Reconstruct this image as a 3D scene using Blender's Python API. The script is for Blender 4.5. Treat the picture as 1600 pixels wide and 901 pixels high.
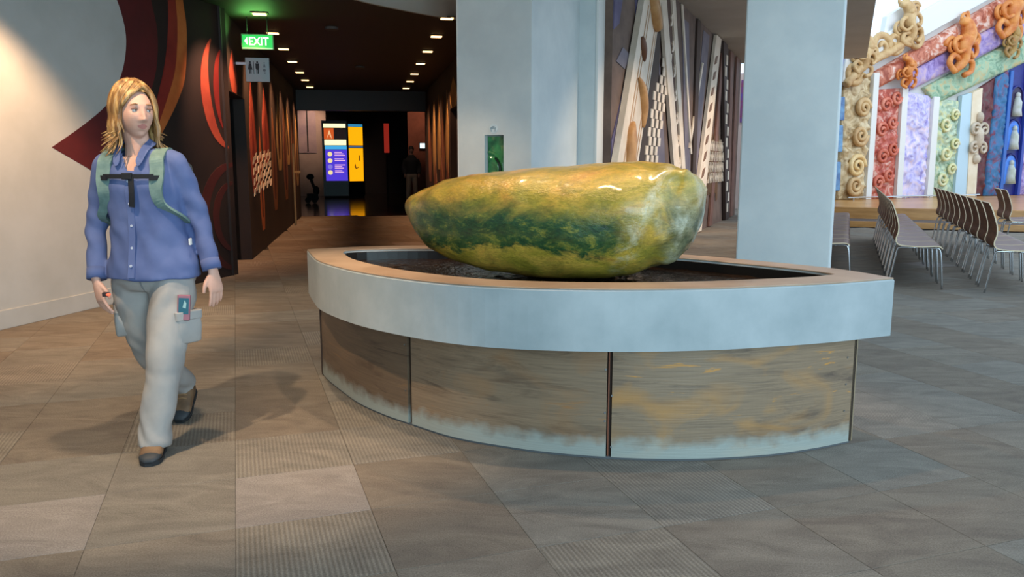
import bpy, bmesh, math, random
from mathutils import Vector, Matrix, noise
for o in list(bpy.data.objects): bpy.data.objects.remove(o)
random.seed(7)
SC = bpy.context.scene; COL = SC.collection
PI = math.pi
def S(r, g, b, a=1.0):
    f = lambda c: (c/255/12.92 if c/255 <= .04045 else ((c/255+.055)/1.055)**2.4)
    return (f(r), f(g), f(b), a)
# ------------------------------------------------------------------ camera, world, lights, exposure
EYE = 1.33
cam = bpy.data.cameras.new('camera'); camo = bpy.data.objects.new('camera', cam); COL.objects.link(camo)
cam.sensor_width = 36; cam.lens = 28.125; cam.clip_end = 200
camo.location = (0, 0, EYE); camo.rotation_euler = (math.radians(90-8.889), 0, 0)
SC.camera = camo
w = bpy.data.worlds.new('world'); SC.world = w; w.use_nodes = True
w.node_tree.nodes['Background'].inputs[0].default_value = (.64, .82, 1.0, 1)
w.node_tree.nodes['Background'].inputs[1].default_value = 1.25
vs = SC.view_settings
vs.view_transform = 'Standard'; vs.look = 'None'; vs.gamma = 1; vs.use_curve_mapping = False
vs.exposure = 0.42
def aim(o, target):
    d = Vector(target)-o.location
    o.rotation_euler = d.to_track_quat('-Z', 'Y').to_euler()
def area(name, loc, tgt, sx, sy, power, col):
    l = bpy.data.lights.new(name, 'AREA'); l.shape = 'RECTANGLE'; l.size = sx; l.size_y = sy; l.energy = power; l.color = col
    o = bpy.data.objects.new(name, l); COL.objects.link(o); o.location = loc; aim(o, tgt); return o
def spot(name, loc, tgt, power, col, angle, blend=.4, rad=.05):
    l = bpy.data.lights.new(name, 'SPOT'); l.energy = power; l.color = col; l.spot_size = math.radians(angle); l.spot_blend = blend; l.shadow_soft_size = rad
    o = bpy.data.objects.new(name, l); COL.objects.link(o); o.location = loc; aim(o, tgt); return o
DAY = (.60, .89, 1.0); WARM = (1.0, .72, .46)
area('daylight_back_window', (3.2, -5.6, 2.0), (2.4, 6, 1.3), 5.0, 3.0, 345, DAY)
spot('ceiling_spot_wall', (-3.20, 5.74, 3.06), (-4.21, 6.05, .55), 300, (1, .62, .34), 92, .5, .05)
spot('ceiling_spot_walker', (-2.05, 2.3, 3.8), (-1.65, 3.7, .5), 300, WARM, 50, .7, .05)
spot('ceiling_spot_walker_side', (-1.35, 3.75, 3.8), (-1.6, 3.8, 0), 170, WARM, 50, .7, .05)
spot('ceiling_spot_boulder', (.1, 3.6, 3.8), (.1, 4.4, .9), 120, (1, .66, .40), 56, .6, .04)
spot('ceiling_spot_boulder_two', (-.5, 5.4, 3.8), (.2, 4.4, .9), 110, (1, .64, .38), 56, .6, .04)
spot('ceiling_spot_boulder_three', (1.2, 4.9, 3.8), (.7, 4.2, .9), 90, (1, .64, .38), 56, .6, .04)
spot('ceiling_spot_mural', (-2.0, 7.2, 3.75), (-3.55, 8.3, 1.65), 260, (1, .60, .32), 34, .8, .05)
spot('ceiling_spot_mural_two', (-2.75, 8.9, 3.05), (-3.40, 9.30, 2.05), 130, (1, .55, .36), 56, .9, .05)
spot('ceiling_spot_floor', (-2.2, 7.6, 3.0), (-2.2, 7.4, 0), 90, WARM, 90, .8, .06)
spot('ceiling_spot_floor_two', (-.9, 7.6, 3.0), (-.9, 7.8, 0), 90, WARM, 90, .8, .06)
for k in range(4):
    spot('ceiling_spot_weave', (3.0+.93*k*.8+.9, 8.9+2.1*k, 3.8), (2.35+.85*k*.9, 9.7+2.2*k, 1.7), 260, WARM, 60, .7, .05)
area('marae_roof_light', (13.5, 15, 8), (11.5, 22.5, 2.0), 6, 5, 230, (.95, .97, 1.0))

# ------------------------------------------------------------------ materials
class NT:
    def __init__(s, m): s.m = m; m.use_nodes = True; s.t = m.node_tree; s.n = s.t.nodes; s.l = s.t.links; s.p = s.n['Principled BSDF']
    def add(s, ty, **kw):
        n = s.n.new(ty)
        for k, v in kw.items():
            if k.startswith('_'): setattr(n, k[1:], v)
            else: n.inputs[k.replace('__', ' ')].default_value = v
        return n
    def link(s, a, b): s.l.new(a, b)
    def ramp(s, fac, stops):
        r = s.n.new('ShaderNodeValToRGB'); e = r.color_ramp.elements
        while len(e) < len(stops): e.new(.5)
        for el, (p, c) in zip(e, stops): el.position = p; el.color = c
        s.link(fac, r.inputs[0]); return r.outputs[0]
    def mix(s, fac, a, b, mode='MIX'):
        m = s.n.new('ShaderNodeMix'); m.data_type = 'RGBA'; m.blend_type = mode
        for sock, v in ((m.inputs[0], fac), (m.inputs[6], a), (m.inputs[7], b)):
            if isinstance(v, (int, float, tuple)): sock.default_value = v
            else: s.link(v, sock)
        return m.outputs[2]
def mat(name, c1, c2=None, rough=.6, metal=0, scale=4, stretch=(1, 1, 1), detail=4, bump=0, bscale=None, coord='Object', lo=.35, hi=.65, coat=0, spec=.5, distort=0):
    m = bpy.data.materials.new(name); t = NT(m); p = t.p
    p.inputs['Roughness'].default_value = rough; p.inputs['Metallic'].default_value = metal
    p.inputs['Coat Weight'].default_value = coat; p.inputs['Specular IOR Level'].default_value = spec
    if c2 is None and not bump: p.inputs['Base Color'].default_value = c1; return m
    if coord == 'Position': src = t.add('ShaderNodeNewGeometry').outputs['Position']
    else: src = t.add('ShaderNodeTexCoord').outputs['Object']
    mp = t.add('ShaderNodeMapping'); mp.inputs['Scale'].default_value = stretch; t.link(src, mp.inputs[0])
    nz = t.add('ShaderNodeTexNoise', Scale=scale, Detail=detail, Roughness=.6, Distortion=distort); t.link(mp.outputs[0], nz.inputs['Vector'])
    if c2 is not None: t.link(t.ramp(nz.outputs[0], [(lo, c1), (hi, c2)]), p.inputs['Base Color'])
    else: p.inputs['Base Color'].default_value = c1
    if bump:
        n2 = t.add('ShaderNodeTexNoise', Scale=bscale or scale, Detail=5); t.link(mp.outputs[0], n2.inputs['Vector'])
        b = t.add('ShaderNodeBump', Strength=bump, Distance=.02); t.link(n2.outputs[0], b.inputs['Height']); t.link(b.outputs[0], p.inputs['Normal'])
    return m
def emit(name, c, s):
    m = bpy.data.materials.new(name); t = NT(m); t.p.inputs['Base Color'].default_value = (c[0]*.3, c[1]*.3, c[2]*.3, 1)
    t.p.inputs['Emission Color'].default_value = c; t.p.inputs['Emission Strength'].default_value = s; return m

def carpet(name, c1, c2, rib=None):
    m = bpy.data.materials.new(name); t = NT(m); p = t.p
    p.inputs['Roughness'].default_value = .93; p.inputs['Specular IOR Level'].default_value = .15
    g = t.add('ShaderNodeNewGeometry').outputs['Position']
    mp = t.add('ShaderNodeMapping'); mp.inputs['Rotation'].default_value = (0, 0, random.random()*3); mp.inputs['Scale'].default_value = (1, 2.6, 1); t.link(g, mp.inputs[0])
    n1 = t.add('ShaderNodeTexNoise', Scale=2.6, Detail=5, Roughness=.65, Distortion=1.2); t.link(mp.outputs[0], n1.inputs['Vector'])
    base = t.ramp(n1.outputs[0], [(.34, c1), (.66, c2)])
    n2 = t.add('ShaderNodeTexNoise', Scale=170, Detail=2); t.link(g, n2.inputs['Vector'])
    sp = t.ramp(n2.outputs[0], [(.3, (.72, .72, .72, 1)), (.7, (1.25, 1.25, 1.25, 1))])
    base = t.mix(.8, base, sp, 'MULTIPLY')
    h = n2.outputs[0]
    if rib is not None:
        m2 = t.add('ShaderNodeMapping'); m2.inputs['Rotation'].default_value = (0, 0, rib); t.link(g, m2.inputs[0])
        wv = t.add('ShaderNodeTexWave', Scale=18, Distortion=.3, Detail=1); wv.inputs['Detail Scale'].default_value = 3; t.link(m2.outputs[0], wv.inputs['Vector'])
        rb = t.ramp(wv.outputs['Fac'], [(.2, (.84, .84, .84, 1)), (.8, (1.14, 1.14, 1.13, 1))])
        base = t.mix(.85, base, rb, 'MULTIPLY'); h = wv.outputs['Fac']
    t.link(base, p.inputs['Base Color'])
    b = t.add('ShaderNodeBump', Strength=.35, Distance=.004); t.link(h, b.inputs['Height']); t.link(b.outputs[0], p.inputs['Normal'])
    return m

TILE_ROT = math.radians(18.9)
M = {}
M['tile'] = [carpet('carpet_taupe', S(114, 106, 97), S(134, 126, 115)),
             carpet('carpet_grey', S(113, 108, 101), S(134, 129, 120)),
             carpet('carpet_ribbed', S(117, 110, 101), S(137, 130, 119), -TILE_ROT),
             carpet('carpet_brown', S(110, 101, 92), S(130, 121, 109)),
             carpet('carpet_ribbed_grey', S(116, 111, 104), S(137, 131, 122), -TILE_ROT),
             carpet('carpet_pale', S(128, 122, 118), S(147, 141, 136))]
M['concrete'] = mat('pale_concrete', S(200, 208, 210), S(216, 222, 222), rough=.65, scale=1.6, detail=6, bump=.06, bscale=9)
M['concrete_rim'] = mat('honed_concrete', S(150, 162, 166), S(176, 185, 188), rough=.42, scale=2.2, detail=6, bump=.04, bscale=14)
M['pale_wall'] = mat('pale_wall_paint', S(178, 176, 170), S(188, 186, 181), rough=.8, scale=2)
M['grey_wall'] = mat('grey_wall_paint', S(150, 150, 158), S(166, 166, 174), rough=.8, scale=1.5)
M['white'] = mat('white_paint', S(226, 226, 222), rough=.5)
M['cream'] = mat('cream_paint', S(226, 208, 178), S(238, 224, 200), rough=.55, scale=3)
M['dark_wall'] = mat('dark_brown_paint', S(34, 22, 18), S(44, 29, 23), rough=.7, scale=2)
M['black'] = mat('black_paint', S(10, 9, 9), rough=.8)
M['dark_ceiling'] = mat('dark_ceiling_paint', S(32, 23, 19), S(38, 27, 22), rough=.6, scale=2)
M['ceiling'] = mat('hall_ceiling_paint', S(176, 168, 158), S(186, 179, 170), rough=.85, scale=1)
M['maroon'] = mat('maroon_paint', S(74, 18, 20), S(96, 26, 26), rough=.65, scale=2)
M['deep_maroon'] = mat('deep_maroon_paint', S(62, 22, 20), S(78, 28, 24), rough=.65, scale=2)
M['red_paint'] = mat('red_mural_paint', S(116, 30, 26), S(142, 44, 32), rough=.6, scale=3)
M['orange_paint'] = mat('orange_mural_paint', S(176, 84, 36), S(196, 110, 52), rough=.6, scale=3)
M['salmon_paint'] = mat('salmon_mural_paint', S(150, 56, 40), S(178, 80, 56), rough=.6, scale=3)
M['tan_paint'] = mat('tan_mural_paint', S(158, 122, 70), S(182, 148, 92), rough=.6, scale=3)
M['brown_paint'] = mat('brown_mural_paint', S(112, 66, 38), S(136, 84, 50), rough=.6, scale=3)
M['chrome'] = mat('chrome', S(205, 210, 214), rough=.14, metal=1)
M['steel'] = mat('brushed_steel', S(170, 176, 180), rough=.35, metal=1)
M['walnut'] = mat('walnut_veneer', S(102, 60, 32), S(132, 84, 48), rough=.55, spec=.3, scale=5, stretch=(1, 1, 6))
M['seat_wood'] = mat('seat_veneer', S(108, 84, 78), S(128, 102, 94), rough=.45, scale=5, stretch=(1, 6, 1))
M['ply_edge'] = mat('pale_ply_edge', S(226, 205, 172), rough=.45)
M['oak'] = mat('oak_stage_boards', S(176, 124, 66), S(204, 152, 90), rough=.3, scale=3, stretch=(.6, .6, 5))
M['polished'] = mat('polished_lobby_floor', S(48, 38, 32), S(58, 46, 38), rough=.12, scale=2)

# ------------------------------------------------------------------ mesh helpers
def mesh_obj(name, verts, faces, m=None, parent=None, smooth=False, mats=None, midx=None):
    me = bpy.data.meshes.new(name); me.from_pydata([tuple(v) for v in verts], [], faces)
    for mm in (mats or ([m] if m else [])): me.materials.append(mm)
    if midx: me.polygons.foreach_set('material_index', midx)
    if smooth: me.polygons.foreach_set('use_smooth', [True]*len(me.polygons))
    me.update()
    o = bpy.data.objects.new(name, me); COL.objects.link(o)
    if parent: o.parent = parent
    return o
def tag(o, label=None, cat=None, group=None, kind=None):
    if label: o['label'] = label
    if cat: o['category'] = cat
    if group: o['group'] = group
    if kind: o['kind'] = kind
    return o
def thing(name, label, cat, loc=(0, 0, 0), rz=0, group=None):
    o = bpy.data.objects.new(name, None); o.empty_display_size = .1; COL.objects.link(o)
    o.location = loc; o.rotation_euler = (0, 0, rz); return tag(o, label, cat, group)
class MB:
    def __init__(s): s.v = []; s.f = []; s.mi = []
    def add(s, v, f, mi=0):
        n = len(s.v); s.v += [tuple(x) for x in v]; s.f += [tuple(i+n for i in q) for q in f]; s.mi += [mi]*len(f); return s
    def box(s, x0, x1, y0, y1, z0, z1, mi=0):
        v = [(x, y, z) for z in (z0, z1) for y in (y0, y1) for x in (x0, x1)]
        return s.add(v, [(0, 2, 3, 1), (4, 5, 7, 6), (0, 1, 5, 4), (2, 6, 7, 3), (0, 4, 6, 2), (1, 3, 7, 5)], mi)
    def prism(s, poly, fn, d0, d1, mi=0):
        """poly of 2D points mapped by fn(u, v, depth) to 3D; solid between depths d0 and d1"""
        n = len(poly); v = [fn(u, w, d0) for u, w in poly]+[fn(u, w, d1) for u, w in poly]
        from mathutils.geometry import tessellate_polygon
        tr = tessellate_polygon([[Vector((u, w, 0)) for u, w in poly]])
        f = [tuple(t) for t in tr]+[tuple(i+n for i in reversed(t)) for t in tr]
        f += [(i, (i+1) % n, (i+1) % n+n, i+n) for i in range(n)]
        return s.add(v, f, mi)
    def loft(s, rings, closed=True, mi=0):
        n = len(rings[0]); b = len(s.v); v = [p for r in rings for p in r]; f = []
        for k in range(len(rings)-1):
            for i in range(n):
                j = (i+1) % n; f.append((k*n+i, k*n+j, (k+1)*n+j, (k+1)*n+i))
        if closed: f.append(tuple(reversed(range(n)))); f.append(tuple((len(rings)-1)*n+i for i in range(n)))
        return s.add(v, f, mi)
    def tube(s, pts, r, seg=8, mi=0, flat=1.0, ref=None):
        pts = [Vector(p) for p in pts]; n = len(pts)
        rs = r if isinstance(r, (list, tuple)) else [r]*n
        rings = []; ref = Vector(ref) if ref else None; prev = None
        for i, p in enumerate(pts):
            t = (pts[min(i+1, n-1)]-pts[max(i-1, 0)]).normalized()
            a = ref or prev or (Vector((0, 0, 1)) if abs(t.z) < .9 else Vector((1, 0, 0)))
            a = (a-t*a.dot(t)).normalized(); b = t.cross(a); prev = a
            rr = rs[i]; ra, rb = rr if isinstance(rr, tuple) else (rr, rr*flat)
            rings.append([p+a*(ra*math.cos(2*PI*k/seg))+b*(rb*math.sin(2*PI*k/seg)) for k in range(seg)])
        return s.loft(rings, True, mi)
    def ball(s, c, rx, ry=None, rz=None, seg=12, rings=8, rot=None, mi=0):
        ry = ry or rx; rz = rz or rx; c = Vector(c); v = []; f = []
        for i in range(rings+1):
            th = PI*i/rings
            for k in range(seg):
                q = Vector((rx*math.sin(th)*math.cos(2*PI*k/seg), ry*math.sin(th)*math.sin(2*PI*k/seg), rz*math.cos(th)))
                v.append(c+(rot @ q if rot else q))
        for i in range(rings):
            for k in range(seg):
                j = (k+1) % seg; f.append((i*seg+k, (i+1)*seg+k, (i+1)*seg+j, i*seg+j))
        return s.add(v, f, mi)
    def disc(s, fn, cu, cv, r, d0, d1, seg=20, mi=0, rv=None):
        return s.prism([(cu+r*math.cos(2*PI*k/seg), cv+(rv or r)*math.sin(2*PI*k/seg)) for k in range(seg)], fn, d0, d1, mi)
    def build(s, name, m, parent=None, smooth=False, bevel=0, fix=True):
        mats = m if isinstance(m, list) else [m]
        o = mesh_obj(name, s.v, s.f, None, parent, smooth, mats, s.mi if len(mats) > 1 else None)
        if fix:
            bm = bmesh.new(); bm.from_mesh(o.data); bmesh.ops.recalc_face_normals(bm, faces=bm.faces); bm.to_mesh(o.data); bm.free()
        if bevel:
            b = o.modifiers.new('bevel', 'BEVEL'); b.width = bevel; b.segments = 2; b.limit_method = 'ANGLE'
        return o
def baked(o):
    """replace an object's mesh by its modified result"""
    dg = bpy.context.evaluated_depsgraph_get(); dg.update()
    me = bpy.data.meshes.new_from_object(o.evaluated_get(dg)); old = o.data
    o.modifiers.clear(); o.data = me; me.name = o.name; bpy.data.meshes.remove(old); return o
def fuse(mb, name, m, voxel, parent=None, smooth_it=6, disp=None):
    """join overlapping closed shapes into one skin"""
    o = mb.build(name, m, parent, True)
    r = o.modifiers.new('r', 'REMESH'); r.mode = 'VOXEL'; r.voxel_size = voxel; r.use_smooth_shade = True
    if smooth_it:
        sm = o.modifiers.new('s', 'SMOOTH'); sm.iterations = smooth_it; sm.factor = .5
    baked(o)
    if disp:
        me = o.data
        ns = [v.normal.copy() for v in me.vertices]
        for v, n in zip(me.vertices, ns): v.co += n*disp(v.co)
    o.data.polygons.foreach_set('use_smooth', [True]*len(o.data.polygons)); o.data.update()
    return o
def catmull(pts, n=8):
    P = [Vector(p) for p in pts]; out = []
    for i in range(len(P)-1):
        p0 = P[max(i-1, 0)]; p1 = P[i]; p2 = P[i+1]; p3 = P[min(i+2, len(P)-1)]
        for k in range(n):
            t = k/n; out.append(.5*((2*p1)+(p2-p0)*t+(2*p0-5*p1+4*p2-p3)*t*t+(3*p1-p0-3*p2+p3)*t**3))
    out.append(P[-1]); return out
def text_mesh(body, size, fn, depth, m, name, parent, align='LEFT'):
    c = bpy.data.curves.new(name, 'FONT'); c.body = body; c.size = size; c.align_x = align; c.offset = size*.012; c.extrude = .002
    t = bpy.data.objects.new(name, c); COL.objects.link(t)
    dg = bpy.context.evaluated_depsgraph_get(); me = bpy.data.meshes.new_from_object(t.evaluated_get(dg))
    bpy.data.objects.remove(t); 
    for v in me.vertices: v.co = fn(v.co.x, v.co.y, depth+v.co.z)
    me.materials.clear(); me.materials.append(m)
    o = bpy.data.objects.new(name, me); COL.objects.link(o); o.parent = parent; return o

# frames: hall grid (a to the right, b away) and corridor (lat to the right, d away)
AU = math.radians(22.587); AC = math.radians(10.47)
def U(a, b, z=0): return Vector((a*math.cos(AU)+b*math.sin(AU), -a*math.sin(AU)+b*math.cos(AU), z))
def K(l, d, z=0): return Vector((l*math.cos(AC)-d*math.sin(AC), l*math.sin(AC)+d*math.cos(AC), z))
W0 = Vector((-4.142, 6.343, 0)); WD = Vector((.2413, .9705, 0)); WN = Vector((.9705, -.2413, 0))
def L(s, z, e=0): return W0+WD*s+WN*e+Vector((0, 0, z))          # left wall: along s, height z, out of the wall e
def boxm(mb, fn, a0, a1, b0, b1, z0, z1, mi=0):
    v = [fn(a, b, z) for z in (z0, z1) for b in (b0, b1) for a in (a0, a1)]
    return mb.add(v, [(0, 2, 3, 1), (4, 5, 7, 6), (0, 1, 5, 4), (2, 6, 7, 3), (0, 4, 6, 2), (1, 3, 7, 5)], mi)
def struct(o): o['kind'] = 'structure'; return o

# ------------------------------------------------------------------ floor of carpet tiles
fl = MB()
fl.prism([(-9, -7), (20, -7), (20, 40), (-12, 40), (-12, 18)], lambda u, v, d: (u, v, d), -.20, -.014)
floor = struct(fl.build('floor', mat('floor_screed', S(60, 54, 50), rough=.9)))
TS = .5
te1 = Vector((-math.sin(TILE_ROT), math.cos(TILE_ROT), 0)); te2 = Vector((math.cos(TILE_ROT), math.sin(TILE_ROT), 0))
# a tile corner seen in the photograph fixes the grid
org = Vector((-1.02, 2.78, 0))
def in_floor(p):
    if (p-W0).dot(WN) < -.28 and p.y < 10.4: return False
    if p.y < -6.5 or p.x > 17: return False
    lat = p.x*math.cos(AC)+p.y*math.sin(AC); d = -p.x*math.sin(AC)+p.y*math.cos(AC)
    if d > 20.9: 
        if lat < 2.2: return False
    if d > 10 and (lat < -1.75 if not 10 < d < 11.9 else lat < -3.2): return False
    a = p.x*math.cos(AU)-p.y*math.sin(AU); b = p.x*math.sin(AU)+p.y*math.cos(AU)
    if b > 18.1 and a > -.6: return False
    return b < 26
tiles = []
for i in range(-40, 60):
    for j in range(-50, 60):
        c = org+te1*((i+.5)*TS)+te2*((j+.5)*TS)
        if not in_floor(c): continue
        dist = math.hypot(c.x, c.y)
        seen = c.y > 1.3 and abs(c.x)/c.y < .72
        tiles.append((not seen, dist, i, j, c))
tiles.sort(key=lambda q: (q[0], q[1]))
def tile_mb(sz=TS):
    h = sz/2-.0006; g = h-.002; mb = MB()
    mb.loft([[(-h, -h, -.012), (h, -h, -.012), (h, h, -.012), (-h, h, -.012)], [(-h, -h, -.0012), (h, -h, -.0012), (h, h, -.0012), (-h, h, -.0012)], [(-g, -g, 0), (g, -g, 0), (g, g, 0), (-g, g, 0)]])
    return mb
tb = tile_mb()
tile_me = []
for k, mm in enumerate(M['tile']):
    o = tb.build('carpet_tile', mm); tile_me.append(o.data); bpy.data.objects.remove(o)
_q = Vector((-1.75, 2.68, 0))-org; PALE_TILE = (math.floor(_q.dot(te1)/TS), math.floor(_q.dot(te2)/TS))   # the pale tile near the wall side
def tile_kind(i, j):
    h = (i*7349+j*9151+(i*j)*131) % 97
    if (i, j) == PALE_TILE or h < 2: return 5
    return [0, 2, 1, 3, 4, 0, 3, 1][(h+2*((i+j) % 2)) % 8]
rest = MB()
for n, (far, dist, i, j, c) in enumerate(tiles):
    if n < 300:
        o = bpy.data.objects.new('carpet_tile', tile_me[tile_kind(i, j)]); COL.objects.link(o); o.parent = floor
        o.location = c; o.rotation_euler = (0, 0, TILE_ROT)
    else:
        R = Matrix.Rotation(TILE_ROT, 4, 'Z'); rest.add([R @ Vector(v)+c for v in tb.v], tb.f, tile_kind(i, j))
ro = rest.build('far_carpet_tiles', M['tile'], floor, fix=False); ro['kind'] = 'stuff'
lob = MB(); lob.prism([(-6, 20.9), (4.2, 20.9), (4.2, 38), (-6, 38)], lambda u, v, d: K(u, v, d), -.013, -.001)
lob.build('polished_floor', M['polished'], floor)

# ------------------------------------------------------------------ left wall with painted mural
wl = MB()
wl.prism([(-12, 0), (3.39, 0), (3.39, 3.95), (-12, 3.95)], L, -.2, 0)
wall_left = struct(wl.build('wall_left', M['dark_wall']))
def mural(name, poly, e, m, label=None, parent=wall_left, fn=L, n=0):
    mb = MB(); mb.prism(poly, fn, 0, e); o = mb.build(name, m, parent)
    if label: o['label'] = label
    return o
edge = [(.5, 3.95), (.9, 3.62), (1.22, 3.35), (1.461, 3.056), (1.622, 2.859), (1.700, 2.639), (1.705, 2.46), (1.643, 2.243), (1.516, 2.022), (1.373, 1.864), (1.075, 1.674), (.686, 1.466)]
edge_s = [tuple(p)[:2] for p in catmull([(u, v, 0) for u, v in edge], 4)]
low = [(1.071, 1.29), (1.587, 1.02), (2.0, .74), (2.30, .10), (2.30, 0)]
mural('pale_painted_field', [(-12, 0)]+[(-12, 3.95)]+edge_s+low, .004, M['pale_wall'], 'pale grey painted field')
blk = [(2.0, 3.95), (2.06, 3.3), (2.109, 2.95), (2.174, 2.65), (2.115, 2.264), (1.937, 1.933), (1.72, 1.70)]
blk_s = [tuple(p)[:2] for p in catmull([(u, v, 0) for u, v in blk], 4)]
mural('maroon_arrow_shape', edge_s+low[:3]+[(2.15, .9), (2.05, 1.3), (1.85, 1.55)]+blk_s[::-1], .007, M['maroon'], 'dark red pointed mural shape')
co = [(2.55, 3.6), (2.624, 3.047), (2.658, 2.743), (2.589, 2.268), (2.432, 1.981), (2.162, 1.658), (2.011, 1.50)]
ci = [(2.36, 3.6), (2.379, 3.001), (2.346, 2.676), (2.262, 2.344), (2.118, 2.01), (1.949, 1.681)]
cm = [(2.45, 3.6), (2.50, 3.02), (2.50, 2.70), (2.42, 2.30), (2.26, 1.99), (2.04, 1.63)]
sm = lambda l: [tuple(p)[:2] for p in catmull([(u, v, 0) for u, v in l], 4)]
mural('orange_crescent', sm(co)+sm(cm)[::-1], .005, M['orange_paint'], 'orange outer band of crescent')
mural('red_crescent', sm(cm)+sm(ci)[::-1], .006, M['red_paint'], 'red inner band of crescent')
def arc_band(name, cu, cv, ru, rv, a0, a1, w0, w1, m, e, fn=L, parent=wall_left, lim=3.385):
    out = []; inn = []
    for k in range(19):
        t = k/18; a = math.radians(a0+(a1-a0)*t); wd = w0+(w1-w0)*math.sin(PI*t)
        out.append((min(lim, cu+ru*math.cos(a)), cv+rv*math.sin(a))); inn.append((min(lim, cu+(ru-wd)*math.cos(a)), cv+(rv-wd*1.15)*math.sin(a)))
    pl = out+inn[::-1]; q = [pl[0]]
    for p in pl[1:]:
        if math.hypot(p[0]-q[-1][0], p[1]-q[-1][1]) > 1e-4: q.append(p)
    return mural(name, q, e, m, None, parent, fn)
arc_band('koru_band', 3.34, 2.16, .49, .66, 122, 268, .02, .17, M['salmon_paint'], .005)
arc_band('koru_band', 3.36, 2.16, .27, .50, 112, 240, .02, .10, M['red_paint'], .006)
arc_band('koru_band', 3.36, .70, .66, .64, 88, 262, .04, .16, M['deep_maroon'], .005)
arc_band('koru_band', 3.36, .70, .42, .42, 90, 262, .03, .12, M['deep_maroon'], .006)
bb = MB(); bb.prism([(-12, 0), (2.29, 0), (2.29, .155), (-12, .155)], L, .004, .022)
struct(bb.build('baseboard_left', M['pale_wall'], None, bevel=.004))

# ------------------------------------------------------------------ corridor
dark = M['dark_wall']
cw = MB()
fnK = lambda u, v, d: K(d, u, v)
cw.prism([(9.95, 2.19), (11.6, 2.19), (11.6, 0), (20.9, 0), (20.9, 3.1), (9.95, 3.1)], lambda u, v, d: K(d, u, v), -1.75, -1.55)
boxm(cw, K, -1.75, -1.55, 9.95, 10.2, 0, 2.19)
wcl = struct(cw.build('wall_corridor_left', dark))
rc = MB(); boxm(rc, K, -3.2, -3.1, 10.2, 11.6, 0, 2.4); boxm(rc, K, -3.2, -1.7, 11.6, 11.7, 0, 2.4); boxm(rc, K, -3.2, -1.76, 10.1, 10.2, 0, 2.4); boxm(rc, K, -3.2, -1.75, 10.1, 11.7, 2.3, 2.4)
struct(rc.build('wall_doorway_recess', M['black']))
cr = MB(); cr.prism([(10.6, 0), (13.5, 0), (13.5, 2.3), (14.9, 2.3), (14.9, 0), (20.9, 0), (20.9, 3.1), (10.6, 3.1)], lambda u, v, d: K(d, u, v), 1.6, 1.75)
boxm(cr, K, 1.72, 1.78, 13.4, 15.0, 0, 2.35)
wcr = struct(cr.build('wall_corridor_right', dark))
# dark corridor ceiling, its curved front edge and the fascia above
arc = catmull([(-2.95, 3.2, 0), (-2.2, 5.4, 0), (-1.55, 6.9, 0), (-.91, 8.007, 0), (-.374, 8.732, 0), (.077, 9.307, 0), (.592, 9.776, 0), (.995, 10.076, 0), (1.35, 10.25, 0), (1.75, 10.3, 0)], 4)
poly = [(p.x, p.y) for p in arc]+[(1.75, 20.9), (-1.75, 20.9), (-1.75, 10.1), (-2.4, 8.2), (-3.1, 6.6), (-3.9, 4.8)]
dc = MB(); dc.prism(poly, lambda u, v, d: K(u, v, d), 3.1, 3.16)
struct(dc.build('ceiling_corridor', M['dark_ceiling']))
fa = MB(); n = len(arc)
v = [K(p.x, p.y-o, z) for p in arc for o, z in ((.02, 3.08), (.02, 3.9), (-.06, 3.9), (-.06, 3.08))]
f = [(4*i+j, 4*i+4+j, 4*i+4+(j+1) % 4, 4*i+(j+1) % 4) for i in range(n-1) for j in range(4)]+[(0, 1, 2, 3), (4*n-1, 4*n-2, 4*n-3, 4*n-4)]
fa.add(v, f); struct(fa.build('trim_1', M['ceiling'], None, True))
hd = MB(); boxm(hd, K, -1.75, 1.75, 20.6, 20.9, 2.62, 3.1); struct(hd.build('trim_2', mat('header_paint', S(30, 28, 28), rough=.5)))
# painted leaves on the corridor walls
def leaf(name, d0, d1, z0, z1, m, side, e=.004, tipshift=.0):
    n = 10; l = []; r = []
    for k in range(n+1):
        t = k/n; wv = math.sin(PI*min(1, .12+.88*t)**.8) if t < 1 else 0
        c = d0+(d1-d0)*.5+tipshift*t; hw = (d1-d0)*.5*max(.02, wv); z = z0+(z1-z0)*t
        l.append((c-hw, z)); r.append((c+hw, z))
    p, lat, sg = (wcl, -1.55, 1) if side < 0 else (wcr, 1.6, -1)
    return mural(name, l+r[::-1], e, m, None, p, lambda u, v, d: K(lat+sg*d, u, v))
leaf('painted_leaf', 10.4, 11.0, 2.2, 2.72, M['salmon_paint'], -1)
for d, wd, z0, z1, m in ((11.9, .75, .9, 2.5, 'salmon_paint'), (12.8, .5, .3, 1.9, 'orange_paint'), (13.4, .95, 1.3, 2.55, 'salmon_paint'), (14.6, .8, .5, 2.3, 'brown_paint'), (15.6, .9, 1.2, 2.6, 'tan_paint'), (16.7, .9, .6, 2.5, 'brown_paint'), (17.5, .8, 1.3, 2.6, 'tan_paint'), (18.6, 1.0, .6, 2.5, 'brown_paint'), (19.7, .9, .8, 2.5, 'tan_paint')):
    leaf('painted_leaf', d, d+wd, z0, z1, M[m], -1)
    leaf('painted_leaf', d+wd*.3, d+wd*.62, z0+.2, z1-.35, M['red_paint'] if 'salmon' in m else M['deep_maroon'], -1, .006)
lz = MB(); fnl = lambda u, v, d: K(-1.55+d, u, v)
for i in range(9):
    for j in range(4):
        u = 12.1+.27*i; z = .86+.15*j+(.05 if i % 2 else 0)+.012*i
        lz.prism([(u, z), (u+.16, z+.02), (u+.22, z+.12), (u+.04, z+.10)], fnl, 0, .008)
tag(lz.build('pale_lattice', M['cream'], wcl), 'cream lattice pattern on dark wall')
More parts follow.
